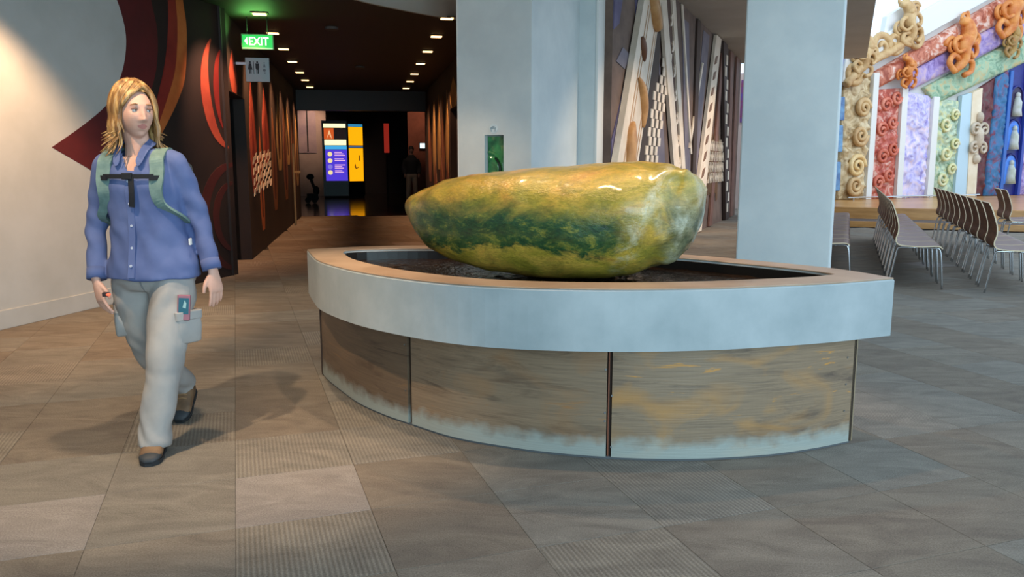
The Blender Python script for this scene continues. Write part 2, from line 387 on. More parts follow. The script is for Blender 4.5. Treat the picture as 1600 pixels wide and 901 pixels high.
for d, wd, z0, z1, m in ((13.75, 1.1, 2.3, 2.82, 'tan_paint'), (15.1, .6, 1.1, 2.7, 'tan_paint'), (15.9, .6, .9, 2.65, 'brown_paint'), (16.7, .8, 1.2, 2.75, 'tan_paint'), (17.8, .8, 1.0, 2.7, 'tan_paint'), (18.9, 1.0, .9, 2.7, 'brown_paint')):
    leaf('painted_leaf', d, d+wd, z0, z1, M[m], 1)
for d, wd, z0, z1 in ((15.0, .8, .15, 1.4), (16.2, .9, .2, 1.5), (17.6, .9, .2, 1.4)):
    leaf('painted_leaf', d, d+wd, z0, z1, M['brown_paint'], 1, .007)
# recessed downlights
M['lamp_glow'] = emit('lamp_glow', (1, .58, .24, 1), 3.2); M['lamp_trim'] = mat('lamp_trim', S(70, 52, 36), rough=.4)
def downlight(lat, d, label, grp, tgt):
    t = thing('downlight', label, 'ceiling light', K(lat, d, 3.1), AC, grp)
    mb = MB(); mb.box(-.10, .10, -.085, .085, -.014, 0); mb.build('housing', M['lamp_trim'], t, bevel=.004)
    mb = MB(); mb.box(-.075, .075, -.055, .055, -.024, -.012); mb.build('lens', M['lamp_glow'], t)
    l = spot('corridor_lamp', K(lat, d, 3.06), tgt, 125, (1, .50, .25), 74, .9, .04)
ds = [10.3, 11.75, 13.3, 14.9, 16.6, 18.1, 19.7]
ords = ['nearest', 'second nearest', 'third nearest', 'fourth nearest', 'fifth nearest', 'sixth nearest', 'farthest']
for k, d in enumerate(ds):
    downlight(-1.155, d, f'small amber ceiling downlight, {ords[k]} in the left row above the exit sign side', 'downlights in the left corridor row', K(-1.55, d+.3, 1.7))
    downlight(1.07, d-.12, f'small amber ceiling downlight, {ords[k]} in the right row of the dark corridor', 'downlights in the right corridor row', K(1.5, d+.3, 1.4))
for lat, d, lb in ((-.35, 11.2, 'small grey ceiling speaker disc nearer the exit sign'), (.0, 15.5, 'small grey ceiling speaker disc farther down the corridor')):
    mb = MB(); mb.tube([(0, 0, -.03), (0, 0, 0)], .09, 16); o = mb.build('ceiling_speaker', mat('speaker_grille', S(84, 78, 74), rough=.7)); o.location = K(lat, d, 3.1); tag(o, lb, 'speaker', 'ceiling speakers')

# exit sign
fx = lambda u, v, d: Vector((u, -d, v))
t = thing('exit_sign', 'green lit EXIT sign hanging from the dark ceiling', 'sign', K(-1.225, 10.6, 2.805), AC)
mb = MB(); mb.box(-.19, .19, -.03, .03, -.09, .09); mb.build('casing', mat('sign_casing', S(120, 190, 120), rough=.4), t, bevel=.004)
mb = MB(); mb.prism([(-.178, -.068), (.178, -.068), (.178, .078), (-.178, .078)], fx, .03, .034); mb.build('face', emit('exit_green', (.02, .42, .07, 1), 1.25), t)
mb = MB(); mb.prism([(-.178, -.088), (.178, -.088), (.178, -.072), (-.178, -.072)], fx, .03, .034); mb.build('light_strip', emit('exit_strip', (.3, .8, .3, 1), 1), t)
wm = emit('exit_white', (.85, 1, .8, 1), 1.3)
text_mesh('EXIT', .135, lambda x, y, d: fx(-.105+x*.86, -.042+y, d), .036, wm, 'lettering', t)
mb = MB(); mb.prism([(-.155, .005), (-.118, -.042), (-.118, .052)], fx, .034, .037); mb.build('arrow', wm, t)
for x in (-.12, .12): mb = MB(); mb.tube([(x, 0, .09), (x, 0, .295)], .006, 6); mb.build('hanger', M['black'], t)
l = bpy.data.lights.new('exit_sign_glow', 'AREA'); l.shape = 'RECTANGLE'; l.size = .34; l.size_y = .04; l.energy = 2.2; l.color = (.25, 1, .2)
o = bpy.data.objects.new('exit_sign_glow', l); COL.objects.link(o); o.location = K(-1.24, 10.56, 2.90); aim(o, K(-1.24, 10.3, 3.4))
# toilet sign on a bracket
t = thing('toilet_sign', 'pale blue-grey toilet sign with pictograms below the exit sign', 'sign', K(-1.277, 10.9, 2.504), AC)
mb = MB(); mb.box(-.146, .146, -.012, .012, -.148, .148); mb.build('plate', mat('sign_plate', S(158, 178, 182), rough=.45), t, bevel=.003)
mb = MB(); mb.box(-.262, -.146, -.008, .008, .06, .09); mb.build('bracket', M['steel'], t)
ink = mat('sign_ink', S(28, 34, 38), rough=.6); grey_ink = mat('sign_grey_ink', S(104, 118, 124), rough=.6)
def figure(x, skirt):
    mb = MB(); mb.disc(fx, x, .092, .012, .012, .0145, 14)
    if skirt: mb.prism([(x-.014, .076), (x+.014, .076), (x+.028, .0), (x-.028, .0)], fx, .012, .0145)
    else: mb.prism([(x-.022, .076), (x+.022, .076), (x+.022, .02), (x+.014, .0), (x-.014, .0), (x-.022, .02)], fx, .012, .0145)
    for sx in (-.008, .008): mb.prism([(x+sx-.006, .0), (x+sx+.006, .0), (x+sx+.006, -.05), (x+sx-.006, -.05)], fx, .012, .0145)
    return mb.build('pictogram', ink, t)
figure(-.088, True); figure(.0, False)
mb = MB(); mb.prism([(-.047, -.055), (-.041, -.055), (-.041, .105), (-.047, .105)], fx, .012, .0145); mb.build('divider', ink, t)
mb = MB(); mb.disc(fx, .085, .085, .008, .012, .0145, 12); mb.prism([(.078, .07), (.092, .07), (.1, .03), (.072, .03)], fx, .012, .0145); mb.disc(fx, .084, -.005, .018, .012, .0145, 14); mb.prism([(.078, -.03), (.098, -.03), (.098, -.045), (.078, -.045)], fx, .012, .0145)
mb.build('small_pictogram', grey_ink, t)
# slim pale post at the far left corridor wall
t = thing('barrier_post', 'slim pale post with a bracket standing at the far end of the left corridor wall', 'post', K(-1.46, 18.0), AC)
mb = MB(); mb.tube([(0, 0, 0), (0, 0, 1.75)], .022, 8); mb.build('post', mat('post_paint', S(150, 136, 104), rough=.5), t)
mb = MB(); mb.box(0, .14, -.02, .02, 1.12, 1.17); mb.build('bracket', M['tan_paint'], t)

# ------------------------------------------------------------------ lobby beyond the corridor
lb = MB(); boxm(lb, K, -6, 6, 37.8, 38, 0, 4.0); struct(lb.build('wall_lobby_back', M['dark_wall']))
lb = MB(); boxm(lb, K, -6.2, -6, 20.9, 38, 0, 4.0); boxm(lb, K, -6, -1.75, 20.9, 21.0, 0, 4.0); struct(lb.build('wall_lobby_left', M['dark_wall']))
lb = MB(); boxm(lb, K, 4.2, 4.4, 20.9, 38, 0, 4.0); boxm(lb, K, 1.75, 4.4, 20.9, 21.0, 0, 4.0); struct(lb.build('wall_lobby_right', M['dark_wall']))
lb = MB(); boxm(lb, K, -6.2, 4.4, 20.9, 38, 3.9, 4.0); struct(lb.build('ceiling_lobby', M['dark_ceiling']))
t = thing('display_wall', 'pinkish pale display wall with a dark slit at the far lobby left', 'display', K(-1.95, 34.4), AC)
mb = MB(); mb.box(-.95, .52, -.1, .1, 0, 3.6); mb.build('board', mat('pink_display_paint', S(168, 140, 128), S(180, 152, 138), rough=.7, scale=2), t)
mb = MB(); mb.box(-.62, .12, -.13, -.1, 1.75, 3.55); mb.build('mauve_panel', mat('mauve_panel_paint', S(140, 116, 128), S(180, 150, 146), rough=.6, scale=1), t)
mb = MB(); mb.box(-.25, -.20, -.15, -.13, 1.8, 3.55); mb.build('slit', M['black'], t)
spot('lobby_lamp', K(-1.9, 32.6, 3.8), K(-2.0, 34.3, 2.6), 120, (1, .72, .52), 70, .8)
t = thing('dark_trolley', 'small dark object low against the lobby left edge', 'trolley', K(-1.72, 28.0), AC)
mb = MB(); mb.tube([(-.1, 0, .95), (0, -.02, .8), (.12, 0, .45), (.2, 0, .12)], .05, 8); mb.build('frame', M['black'], t)
for c_, r_ in (((-.02, 0, .88), (.13, .1, .1)), ((.16, 0, .42), (.11, .1, .16))): mb = MB(); mb.ball(c_, *r_); mb.build('bundle', M['black'], t, True)
for c_ in (.1, -.12): mb = MB(); mb.tube([(c_, -.03, .1), (c_, .03, .1)], .1, 14); mb.build('wheel', M['black'], t)
mb = MB(); mb.box(-.15, .22, -.08, .08, .1, .32); mb.build('base', M['black'], t)
# directory kiosk with lit faces
t = thing('directory_kiosk', 'tall dark directory kiosk with purple and yellow backlit panels', 'kiosk', K(-.72, 32.0), AC)
kb = mat('kiosk_body', S(22, 24, 26), rough=.35)
foot = [(-.78, 0), (.17, 0), (.80, .42), (.80, 1.1), (-.78, 1.0)]
mb = MB(); mb.prism(foot, lambda u, v, d: (u, v, d), .08, 2.95); mb.build('body', kb, t)
mb = MB(); mb.prism([(u*.96, v*.96+.02) for u, v in foot], lambda u, v, d: (u, v, d), 0, .08); mb.build('plinth', M['black'], t)
f1 = lambda u, v, d: Vector((u, -d, v))
tv = Vector((.63, .42, 0)).normalized(); tn = Vector((.42, -.63, 0)).normalized()
f2 = lambda u, v, d: Vector((.17, 0, 0))+tv*u+tn*d+Vector((0, 0, v))
def lit(name, fn, u0, u1, v0, v1, m, d=.012, dd=0): 
    mb = MB(); mb.prism([(u0, v0), (u1, v0), (u1, v1), (u0, v1)], fn, dd, d); return mb.build(name, m, t)
cy = emit('panel_cream', S(255, 240, 180), 1.1)
lit('cream_strip', f1, -.71, .12, 2.68, 2.83, cy); lit('cream_strip', f1, -.69, .13, 2.02, 2.22, cy)
lit('poster_panel', f1, -.70, -.33, 2.24, 2.66, emit('panel_orange', S(190, 80, 30), .9)); lit('caption_panel', f1, -.32, .12, 2.24, 2.66, emit('panel_dark', S(40, 28, 28), .5))
mb = MB(); mb.prism([(-.6, 2.25), (-.53, 2.5), (-.5, 2.6), (-.46, 2.5), (-.4, 2.25), (-.47, 2.36), (-.5, 2.45), (-.55, 2.36)], f1, .012, .016); mb.build('poster_figure', emit('panel_pale', S(240, 190, 140), .8), t)
lit('teal_strip', f1, -.68, .14, 1.86, 2.0, emit('panel_teal', S(60, 150, 200), 1)); lit('purple_panel', f1, -.67, .15, .66, 1.85, emit('panel_purple', S(72, 52, 190), .95))
pk = emit('panel_pink', S(220, 170, 210), .9); yl = emit('panel_icon', S(225, 205, 150), .9)
for k, z in enumerate((1.68, 1.43, 1.2, .98)):
    mb = MB(); mb.disc(f1, -.5, z, .09, .012, .016, 16); mb.build('icon_disc', yl if k != 2 else emit('panel_violet', S(120, 110, 200), .9), t)
    mb = MB()
    for q in range(3 if k in (0, 2) else 2): mb.prism([(-.33, z+.05-.06*q), (-.05+.06*((q+k) % 3), z+.05-.06*q), (-.05+.06*((q+k) % 3), z+.085-.06*q), (-.33, z+.085-.06*q)], f1, .012, .016)
    mb.build('text_lines', pk, t)
ye = emit('panel_yellow', S(246, 160, 10), 1.0)
lit('yellow_panel', f2, .06, .70, 2.02, 2.72, ye); lit('blue_strip', f2, .06, .70, 2.73, 2.83, emit('panel_blue', S(50, 130, 170), .8)); lit('blue_strip', f2, .06, .70, 1.93, 2.0, emit('panel_slate', S(80, 100, 130), .7)); lit('yellow_panel', f2, .06, .70, .64, 1.91, ye)
for q in ([(.5, 1.45), (.56, 1.4), (.55, 1.62), (.5, 1.66)], [(.28, 1.2), (.36, 1.1), (.5, 1.18), (.48, 1.2), (.375, 1.15), (.33, 1.32)]): mb = MB(); mb.prism(q, f2, .012, .016); mb.build('map_mark', emit('panel_brown', S(130, 90, 20), .5), t)
lit('teal_base_panel', f1, -.7, .14, .1, .6, mat('kiosk_teal', S(40, 62, 62), rough=.4))
# red hanging, reddish wall and a small screen at the back
o = thing('red_hanging', 'narrow glowing red hanging right of the kiosk', 'banner', K(.98, 33.0), AC)
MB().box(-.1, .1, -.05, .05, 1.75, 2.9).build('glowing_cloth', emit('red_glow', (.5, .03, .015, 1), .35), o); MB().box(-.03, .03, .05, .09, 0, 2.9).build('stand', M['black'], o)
rw = MB(); boxm(rw, K, 1.86, 3.2, 33.5, 33.7, 0, 3.9); struct(rw.build('wall_lobby_pier', mat('reddish_plaster', S(126, 76, 58), S(150, 92, 70), rough=.8, scale=2)))
spot('lobby_lamp', K(2.2, 31.6, 3.8), K(2.3, 33.5, 2.8), 60, (1, .6, .42), 60, .8)
t = thing('wall_screen', 'small white lit screen on reddish lobby wall', 'screen', K(2.44, 33.45, 2.04), AC)
MB().box(-.13, .13, -.03, .04, -.13, .13).build('casing', M['black'], t); MB().box(-.1, .1, -.04, -.03, -.1, .1).build('display', emit('screen_white', (.8, .95, 1, 1), 1.0), t)

# ------------------------------------------------------------------ hall shell
hc = MB()
e0 = U(.25, -7.5); e1 = U(.25, 22.2); e2 = U(-3.2, 22.2)
hc.prism([(-8.2, -6.6), (e0.x, -6.6), (e0.x+.2, -6.5), (e1.x, e1.y), (e2.x, e2.y), (-1, 13), (-3.2, 10.6), (-4.2, 6.9)], lambda u, v, d: (u, v, d), 3.9, 4.05)
struct(hc.build('ceiling', M['ceiling']))
bk = MB()
for x in range(-8, 19, 2): bk.box(x-.05, x+.05, -6.6, -6.45, 0, 3.9)
bk.box(-8.2, 18, -6.6, -6.45, 0, .15); bk.box(-8.2, 18, -6.6, -6.45, 3.75, 3.9); bk.box(-8.2, -2, -6.62, -6.5, 0, 3.9)
struct(bk.build('window_1', M['white']))
# left concrete pier with a niche
def pier(name, a0, a1, b0, b1, niche=None):
    mb = MB()
    if niche:
        n0, n1, z0, z1, dep = niche
        boxm(mb, U, a0, a1, b0+dep, b1, 0, 3.9); boxm(mb, U, a0, n0, b0, b0+dep, 0, 3.9); boxm(mb, U, n1, a1, b0, b0+dep, 0, 3.9); boxm(mb, U, n0, n1, b0, b0+dep, 0, z0); boxm(mb, U, n0, n1, b0, b0+dep, z1, 3.9)
    else: boxm(mb, U, a0, a1, b0, b1, 0, 3.9)
    return struct(mb.build(name, M['concrete'], None, bevel=0 if niche else .015))
pier('wall_pier_left', -3.835, -3.012, 7.75, 9.3, (-3.536, -3.318, .85, 1.621, .12))
pier('wall_pier_right', -.935, -.105, 7.75, 8.5)
tr = MB(); boxm(tr, U, -3.85, -3.835, 7.752, 7.80, 0, 3.9); struct(tr.build('trim_3', M['white']))
tr = MB(); boxm(tr, U, -3.03, -2.80, 9.3, 9.55, 0, 3.9); struct(tr.build('trim_4', M['concrete']))
tr = MB(); boxm(tr, U, -2.80, -2.775, 9.28, 9.55, 0, 3.9); struct(tr.build('trim_5', M['white']))
# greenstone slab in the niche
gs = mat('greenstone', S(24, 96, 52), S(66, 150, 84), rough=.2, scale=6, coat=.5, spec=.6, distort=1)
t = thing('greenstone_slab', 'green carved stone slab set in a niche of the pillar', 'carving', U(-3.427, 7.86, .85), -AU)
n0, n1 = 24, 84; vv = []; ff = []
for j in range(n1+1):
    for i in range(n0+1):
        x = -.104+.208*i/n0; z = .01+.75*j/n1
        r = math.hypot(x+.11, z-.42); h = .012*math.exp(-((r-.17)/.014)**2)-.012*math.exp(-((r-.145)/.016)**2)+.008*math.exp(-((r-.12)/.014)**2)
        h += .003*noise.noise(Vector((x*14, z*14, 1)))
        vv.append((x, -.03-h, z))
for j in range(n1):
    for i in range(n0): a = j*(n0+1)+i; ff.append((a, a+1, a+n0+2, a+n0+1))
mesh_obj('carved_face', vv, ff, gs, t, True)
MB().box(-.104, .104, -.022, .0, .01, .76).build('slab', gs, t)
mb = MB(); rg = []
for k in range(13):
    a = math.radians(-38+90*k/12)
    if -.11+.145*math.cos(a) < .1: rg.append((-.11+.145*math.cos(a), -.034, .42+.145*math.sin(a)))
mb.tube(rg, .011, 8); mb.build('dark_groove', mat('dark_greenstone', S(14, 34, 24), rough=.3), t, True)
# round sign above the niche
t = thing('round_sign', 'small round white hand symbol sign above the green stone', 'sign', U(-3.433, 7.75, 1.685), -AU)
mb = MB(); mb.disc(fx, 0, 0, .046, 0, .006, 28); mb.build('disc', mat('sign_disc', S(214, 226, 230), rough=.4), t)
mb = MB()
for a0, r0 in ((0, .03), (0, .016)):
    pts = [(r0*math.cos(math.radians(a)), -.008, r0*math.sin(math.radians(a))-.008) for a in range(20, 161, 14)]
    mb.tube(pts, .0032, 6)
mb.tube([(-.026, -.008, .002), (-.02, -.008, -.03)], .0032, 6); mb.tube([(.026, -.008, .002), (.02, -.008, -.03)], .0032, 6)
mb.build('symbol', mat('sign_symbol', S(120, 146, 158), rough=.5), t)
# far end walls of the hall
ew = MB(); boxm(ew, U, -3.6, .9, 24.5, 24.7, 0, 3.9); struct(ew.build('wall_hall_end', mat('pink_end_paint', S(196, 170, 160), S(206, 182, 172), rough=.8, scale=1)))
o = MB(); boxm(o, U, -3.0, -2.5, 24.42, 24.5, 2.5, 3.7); o = o.build('wall_painting', mat('red_violet_art', S(140, 40, 50), S(80, 70, 150), rough=.6, scale=3)); tag(o, 'small red and violet picture on the far end wall', 'picture')

# ------------------------------------------------------------------ carved house wall with leaning boards
ww = MB(); boxm(ww, U, -2.85, -2.68, 9.55, 21.6, 0, 3.9)
wm_ = mat('woven_wall_paint', S(92, 74, 66), S(120, 98, 86), rough=.75, scale=2.5)
wv = struct(ww.build('wall_carved_house', wm_))
fw = lambda u, v, d: U(-2.68+d, u, v)
def ext(b0, b1, z0=0.02, z1=3.88):
    """a leaning board through (b, z) pairs bottom b0 and top b1, run out to the floor and the ceiling"""
    (ub, zb), (ut, zt) = b0, b1; k = (ut-ub)/(zt-zb); return (ub+k*(z0-zb), z0), (ut+k*(z1-zt), z1)
bone = mat('bone_white_board', S(220, 204, 184), S(236, 222, 204), rough=.55, scale=4)
def lean(name, lb, lt, rb, rt, e0, e1, m, z0=.02, z1=3.88, label=None):
    a, b = ext(lb, lt, z0, z1); c, d = ext(rb, rt, z0, z1); mb = MB(); mb.prism([a, c, d, b], fw, e0, e1)
    o = mb.build(name, m, wv); 
    if label: o['label'] = label
    return o
purple = mat('dusk_purple_paint', S(84, 78, 110), S(104, 96, 128), rough=.7, scale=3)
grey_p = mat('slate_paint', S(104, 98, 112), S(122, 114, 124), rough=.7, scale=3)
for nm, pl, m in (('painted_shape', [(9.56, .0), (9.56, 1.6), (10.15, 2.35), (10.55, 2.3), (10.3, 1.2), (9.9, 0)], purple), ('painted_shape', [(9.56, 2.9), (9.56, 3.88), (10.2, 3.88), (9.8, 3.0)], purple), ('painted_shape', [(10.45, 3.88), (11.2, 3.88), (10.9, 3.2), (10.7, 2.9)], purple),
                  ('painted_shape', [(11.7, 0), (11.9, 1.5), (12.1, 2.8), (12.6, 1.6), (13.0, 0)], grey_p), ('painted_shape', [(13.7, 3.7), (14.3, 3.7), (15.2, 0), (14.0, 0), (14.3, 1.6)], grey_p), ('painted_shape', [(15.8, 3.8), (16.5, 3.8), (15.3, .1), (14.7, .1)], grey_p), ('painted_shape', [(9.7, 2.55), (10.0, 2.75), (10.4, 2.7), (10.1, 2.5)], grey_p)):
    mb = MB(); mb.prism(pl, fw, 0, .012); mb.build(nm, m, wv)
lean('leaning_board', (9.5, 1.322), (10.678, 3.428), (10.56, 1.322), (11.732, 3.616), .02, .10, bone, label='broad bone-white leaning board')
# long stripes and curved tusks on the broad board
mb = MB()
for k, (o0, wd) in enumerate(((.22, .03), (.34, .02), (.75, .03), (.86, .02))):
    mb.prism([(9.5+o0, 1.2), (9.5+o0+wd, 1.2), (10.69+o0+wd, 3.4), (10.69+o0, 3.4)], fw, .10, .106)
mb.build('board_stripe', mat('tan_line_paint', S(186, 150, 116), rough=.6), wv)
def tusk(pts, w, m, e=.10):
    mb = MB(); mb.tube([fw(u, v, e+.02) for u, v in catmull([(a, b, 0) for a, b in pts], 5) for u, v in [(u, v)]] if False else [fw(p.x, p.y, e+.02) for p in catmull([(a, b, 0) for a, b in pts], 5)], [max(.006, w*math.sin(PI*(.08+.87*k/((len(pts)-1)*5)))) for k in range((len(pts)-1)*5+1)], 8)
    return mb.build('carved_tusk', m, wv, True)
ochre = mat('ochre_carving', S(178, 128, 78), S(206, 158, 104), rough=.5, scale=5)
tusk([(10.72, 1.80), (10.72, 2.05), (10.58, 2.3), (10.42, 2.42)], .07, ochre)
tusk([(9.95, .8), (10.0, 1.3), (10.05, 1.7), (10.2, 1.85)], .09, ochre)
tusk([(10.95, 3.75), (11.1, 3.45), (11.35, 3.2), (11.6, 3.35)], .10, ochre)
tusk([(10.55, 2.95), (10.62, 2.8), (10.7, 2.65)], .05, mat('brown_inlay', S(110, 70, 48), rough=.5))
# stepped checker strip
mb = MB(); mb2 = MB()
for r in range(22):
    z = .15+.13*r
    for c in range(3):
        lo = 10.55+.105*r*.62+.36*c*.82+(.12 if r % 2 else 0); hi = lo+.16
        if z > 3.1-.35*(2-c): continue
        mb.prism([(lo, z), (hi, z), (hi+.03, z+.125), (lo+.03, z+.125)], fw, .03, .045)
lean('checker_backing', (10.62, 1.322), (11.45, 2.95), (11.86, 1.321), (12.0, 3.0), .005, .03, mat('dark_umber_paint', S(58, 44, 38), rough=.7), z1=3.2)
o = mb.build('white_steps', bone, wv); o['label'] = 'white stepped checker pattern'
for lb_, lt_, rb_, rt_ in (((13.087, 1.32), (11.861, 3.604), (13.568, 1.319), (12.202, 3.682)), ((13.735, 1.319), (12.619, 3.7), (14.082, 1.319), (12.927, 3.62))):
    lean('leaning_board', lb_, lt_, rb_, rt_, .02, .07, bone)
lean('dark_inset', (13.568, 1.319), (12.202, 3.682), (13.735, 1.319), (12.619, 3.7), .01, .04, mat('dark_inset_paint', S(88, 62, 50), rough=.7))
mb = MB()
for k in range(9):
    z = .5+.36*k; u = 13.6+(z-1.319)*(-.46)+.03
    mb.prism([(u-.12, z), (u+.02, z+.03), (u+.12, z+.12), (u+.02, z+.24), (u-.08, z+.14), (u-.02, z+.1)], fw, .04, .06)
o = mb.build('chevron_inlay', bone, wv)
lean('thin_rail', (14.697, 1.659), (13.672, 3.62), (14.826, 1.662), (13.785, 3.618), .01, .035, bone, z0=1.5)
lean('thin_rail', (14.737, 1.784), (15.513, 2.943), (14.866, 1.788), (15.653, 2.957), .01, .035, bone, z0=1.6, z1=3.2)
lean('leaning_board', (15.543, 1.13), (16.816, 3.616), (16.45, 1.13), (17.5, 3.6), .02, .08, bone, label='bone-white board leaning the other way')
mb = MB()
for k in range(10):
    z = .4+.32*k; u = 15.75+(z-1.13)*.48
    mb.prism([(u, z), (u+.25, z+.05), (u+.4, z+.22), (u+.12, z+.16)], fw, .08, .09)
mb.build('chevron_inlay', mat('umber_inlay', S(120, 88, 68), rough=.6), wv)
mb = MB(); mb.prism([(16.66, .91), (18.84, .91), (18.57, 1.85), (16.77, 1.80)], fw, .005, .03); mb.build('lattice_backing', mat('lattice_backing_paint', S(140, 122, 100), rough=.7), wv)
mb = MB()
for i in range(9):
    for j in range(4):
        u = 16.75+.23*i; z = .93+.22*j; mb.prism([(u, z), (u+.05, z), (u+.16, z+.2), (u+.11, z+.2)], fw, .03, .05); mb.prism([(u+.16, z), (u+.21, z), (u+.10, z+.2), (u+.05, z+.2)], fw, .05, .065)
mb.build('lattice_strips', bone, wv)
lean('dark_post', (19.295, .038), (18.0, 3.514), (19.954, .027), (18.582, 3.529), .02, .09, mat('dark_post_paint', S(62, 46, 42), rough=.6))
mb = MB()
for k in range(14):
    z = .2+.25*k; u = 19.5-(z-.03)*.375+(.12 if k % 2 else -.1); mb.prism([(u, z), (u+.22, z), (u+.2, z+.2), (u-.02, z+.2)], fw, .09, .10)
mb.build('white_checks', bone, wv)
lean('dark_board', (15.0, .6), (15.0, 3.0), (15.35, .6), (15.35, 3.0), .012, .04, mat('dark_board_paint', S(70, 52, 44), rough=.7))
for k, (u0, u1, u2, u3) in enumerate(((17.1, 17.5, 18.3, 18.0), (19.9, 20.3, 19.8, 19.3), (20.4, 20.9, 20.9, 20.4))):
    mb = MB(); mb.prism([(u0, .02), (u1, .02), (u2, 3.86), (u3, 3.86)], fw, .01, .05); mb.build('dark_board', mat('red_brown_board', S(104, 70, 60), S(126, 88, 74), rough=.6, scale=4), wv)
mb = MB()
for k in range(26):
    u = 15.9+.09*k; mb.tube([fw(u, .5+.3*random.random(), .03), fw(u+.1*random.uniform(-1, 1), 1.7+.3*random.random(), .03)], .012, 5)
o = mb.build('hanging_fibres', mat('brown_fibre', S(120, 92, 70), rough=.9), wv); o['kind'] = 'stuff'
# ------------------------------------------------------------------ stage
st = MB()
st.prism([(-.75, 19.1), (9, 19.1), (9, 33), (-.75, 33)], lambda u, v, d: U(u, v, d), 0, .38)
stage = struct(st.build('platform', M['oak'], None, bevel=.01))
s2 = MB(); boxm(s2, U, -.75, 9, 18.35, 19.1, 0, .13); o = s2.build('step', M['oak'], stage, bevel=.008)
s3 = MB(); boxm(s3, U, -.75, 9, 18.38, 19.1, .13, .136); s3.build('step_carpet', mat('step_carpet', S(92, 82, 78), rough=.95), stage)
# ------------------------------------------------------------------ carved house front
TH = math.radians(65)
FD = Vector((math.sin(TH), math.cos(TH), 0)); FN = Vector((math.cos(TH), -math.sin(TH), 0)); FP = Vector((8.6, 21.2, 0))
house = thing('carved_house_front', 'many-coloured carved meeting house front on the wooden stage', 'carved facade', FP, 0)
def F(t, z, e=0): return FD*t+FN*e+Vector((0, 0, z))
bk_ = MB(); bk_.prism([(-.3, .38), (12, .38), (12, 8.6), (10.5, 8.2), (-.3, 3.3)], lambda u, v, d: F(u, v, d), -.3, -.08)
bk_.build('backing_wall', mat('house_backing', S(206, 206, 204), rough=.7), house)
def relief(x, y, seeds):
    h = 0; best = 1e9
    for (cx, cy, r, hd, k) in seeds:
        dx, dy = x-cx, y-cy; d = math.hypot(dx, dy)
        if d < r*1.15:
            q = 1-d/(r*1.15)
            s = .5+.5*math.cos(d/r*PI*k*1.4+hd*math.atan2(dy, dx))
            h = max(h, (q**.5)*(.35+.65*s))
    return h
def carved(name, quad, e, amp, m, seed, nu=22, label=None, bold=1.0, sz=.5, parent=house):
    rnd = random.Random(seed); (a0, b0), (a1, b1), (a2, b2), (a3, b3) = quad
    W = (math.hypot(a1-a0, b1-b0)+math.hypot(a2-a3, b2-b3))/2; Hh = (math.hypot(a3-a0, b3-b0)+math.hypot(a2-a1, b2-b1))/2
    nv = max(4, min(140, int(nu*Hh/W))); nu = max(4, nu)
    seeds = []
    ns = int(2.6*W*Hh/(sz*sz))
    for _ in range(ns): seeds.append((rnd.uniform(0, W), rnd.uniform(0, Hh), sz*rnd.uniform(.28, .62)*bold, rnd.choice((-2, -1, 1, 2)), rnd.choice((1, 1.5, 2))))
    v = []; f = []; sd = Vector((seed*3.1, seed*1.7, 0))
    for j in range(nv+1):
        for i in range(nu+1):
            s, t = i/nu, j/nv
            u = (a0*(1-s)+a1*s)*(1-t)+(a3*(1-s)+a2*s)*t; z = (b0*(1-s)+b1*s)*(1-t)+(b3*(1-s)+b2*s)*t
            h = relief(s*W, t*Hh, seeds)+.25*noise.noise(Vector((u*6, z*6, 0))+sd)
            edge = min(1, min(s, 1-s)*12, min(t, 1-t)*14)
            v.append(F(u, z, e+amp*max(0, h)*edge))
    for j in range(nv):
        for i in range(nu): a = j*(nu+1)+i; f.append((a, a+1, a+nu+2, a+nu+1))
    n0 = len(v); per = [j*(nu+1) for j in range(nv+1)]; 
    bord = [i for i in range(nu+1)]+[j*(nu+1)+nu for j in range(1, nv+1)]+[nv*(nu+1)+i for i in range(nu-1, -1, -1)]+[j*(nu+1) for j in range(nv-1, 0, -1)]
    for q in bord: v.append(v[q]-FN*(e+.08))
    nb = len(bord)
    for k in range(nb): f.append((bord[k], n0+k, n0+(k+1) % nb, bord[(k+1) % nb]))
    o = mesh_obj(name, v, f, m, parent, True)
    if label: o['label'] = label
    return o
def cpaint(name, c1, c2, c3, scale=3.2, rough=.5):
    m = bpy.data.materials.new(name); t = NT(m); t.p.inputs['Roughness'].default_value = rough
    g = t.add('ShaderNodeTexCoord').outputs['Object']
    n1 = t.add('ShaderNodeTexNoise', Scale=scale, Detail=4, Roughness=.6, Distortion=1.5); t.link(g, n1.inputs['Vector'])
    t.link(t.ramp(n1.outputs[0], [(.33, c1), (.5, c2), (.66, c3)]), t.p.inputs['Base Color']); return m
P_ = {'beige': cpaint('beige_carving', S(150, 118, 72), S(206, 182, 140), S(226, 210, 176)),
      'red': cpaint('red_carving', S(150, 58, 46), S(196, 96, 78), S(232, 186, 170)),
      'lav': cpaint('lavender_carving', S(150, 140, 214), S(206, 200, 240), S(236, 216, 232)),
      'green': cpaint('green_carving', S(120, 150, 118), S(186, 204, 180), S(222, 218, 150)),
      'wine': cpaint('wine_carving', S(70, 26, 30), S(104, 40, 44), S(90, 70, 66)),
      'teal': cpaint('teal_carving', S(28, 96, 140), S(56, 110, 160), S(120, 60, 90)),
      'blue': cpaint('deep_blue_carving', S(16, 22, 92), S(28, 42, 150), S(40, 80, 190)),
      'orange': cpaint('orange_carving', S(176, 88, 30), S(214, 134, 62), S(236, 182, 120)),
      'rust': cpaint('rust_carving', S(150, 66, 44), S(200, 120, 92), S(232, 204, 190)),
      'purple': cpaint('purple_carving', S(120, 96, 160), S(164, 144, 200), S(196, 170, 190)),
      'mint': cpaint('mint_carving', S(110, 146, 118), S(160, 190, 160), S(196, 180, 130))}
wp = M['white']
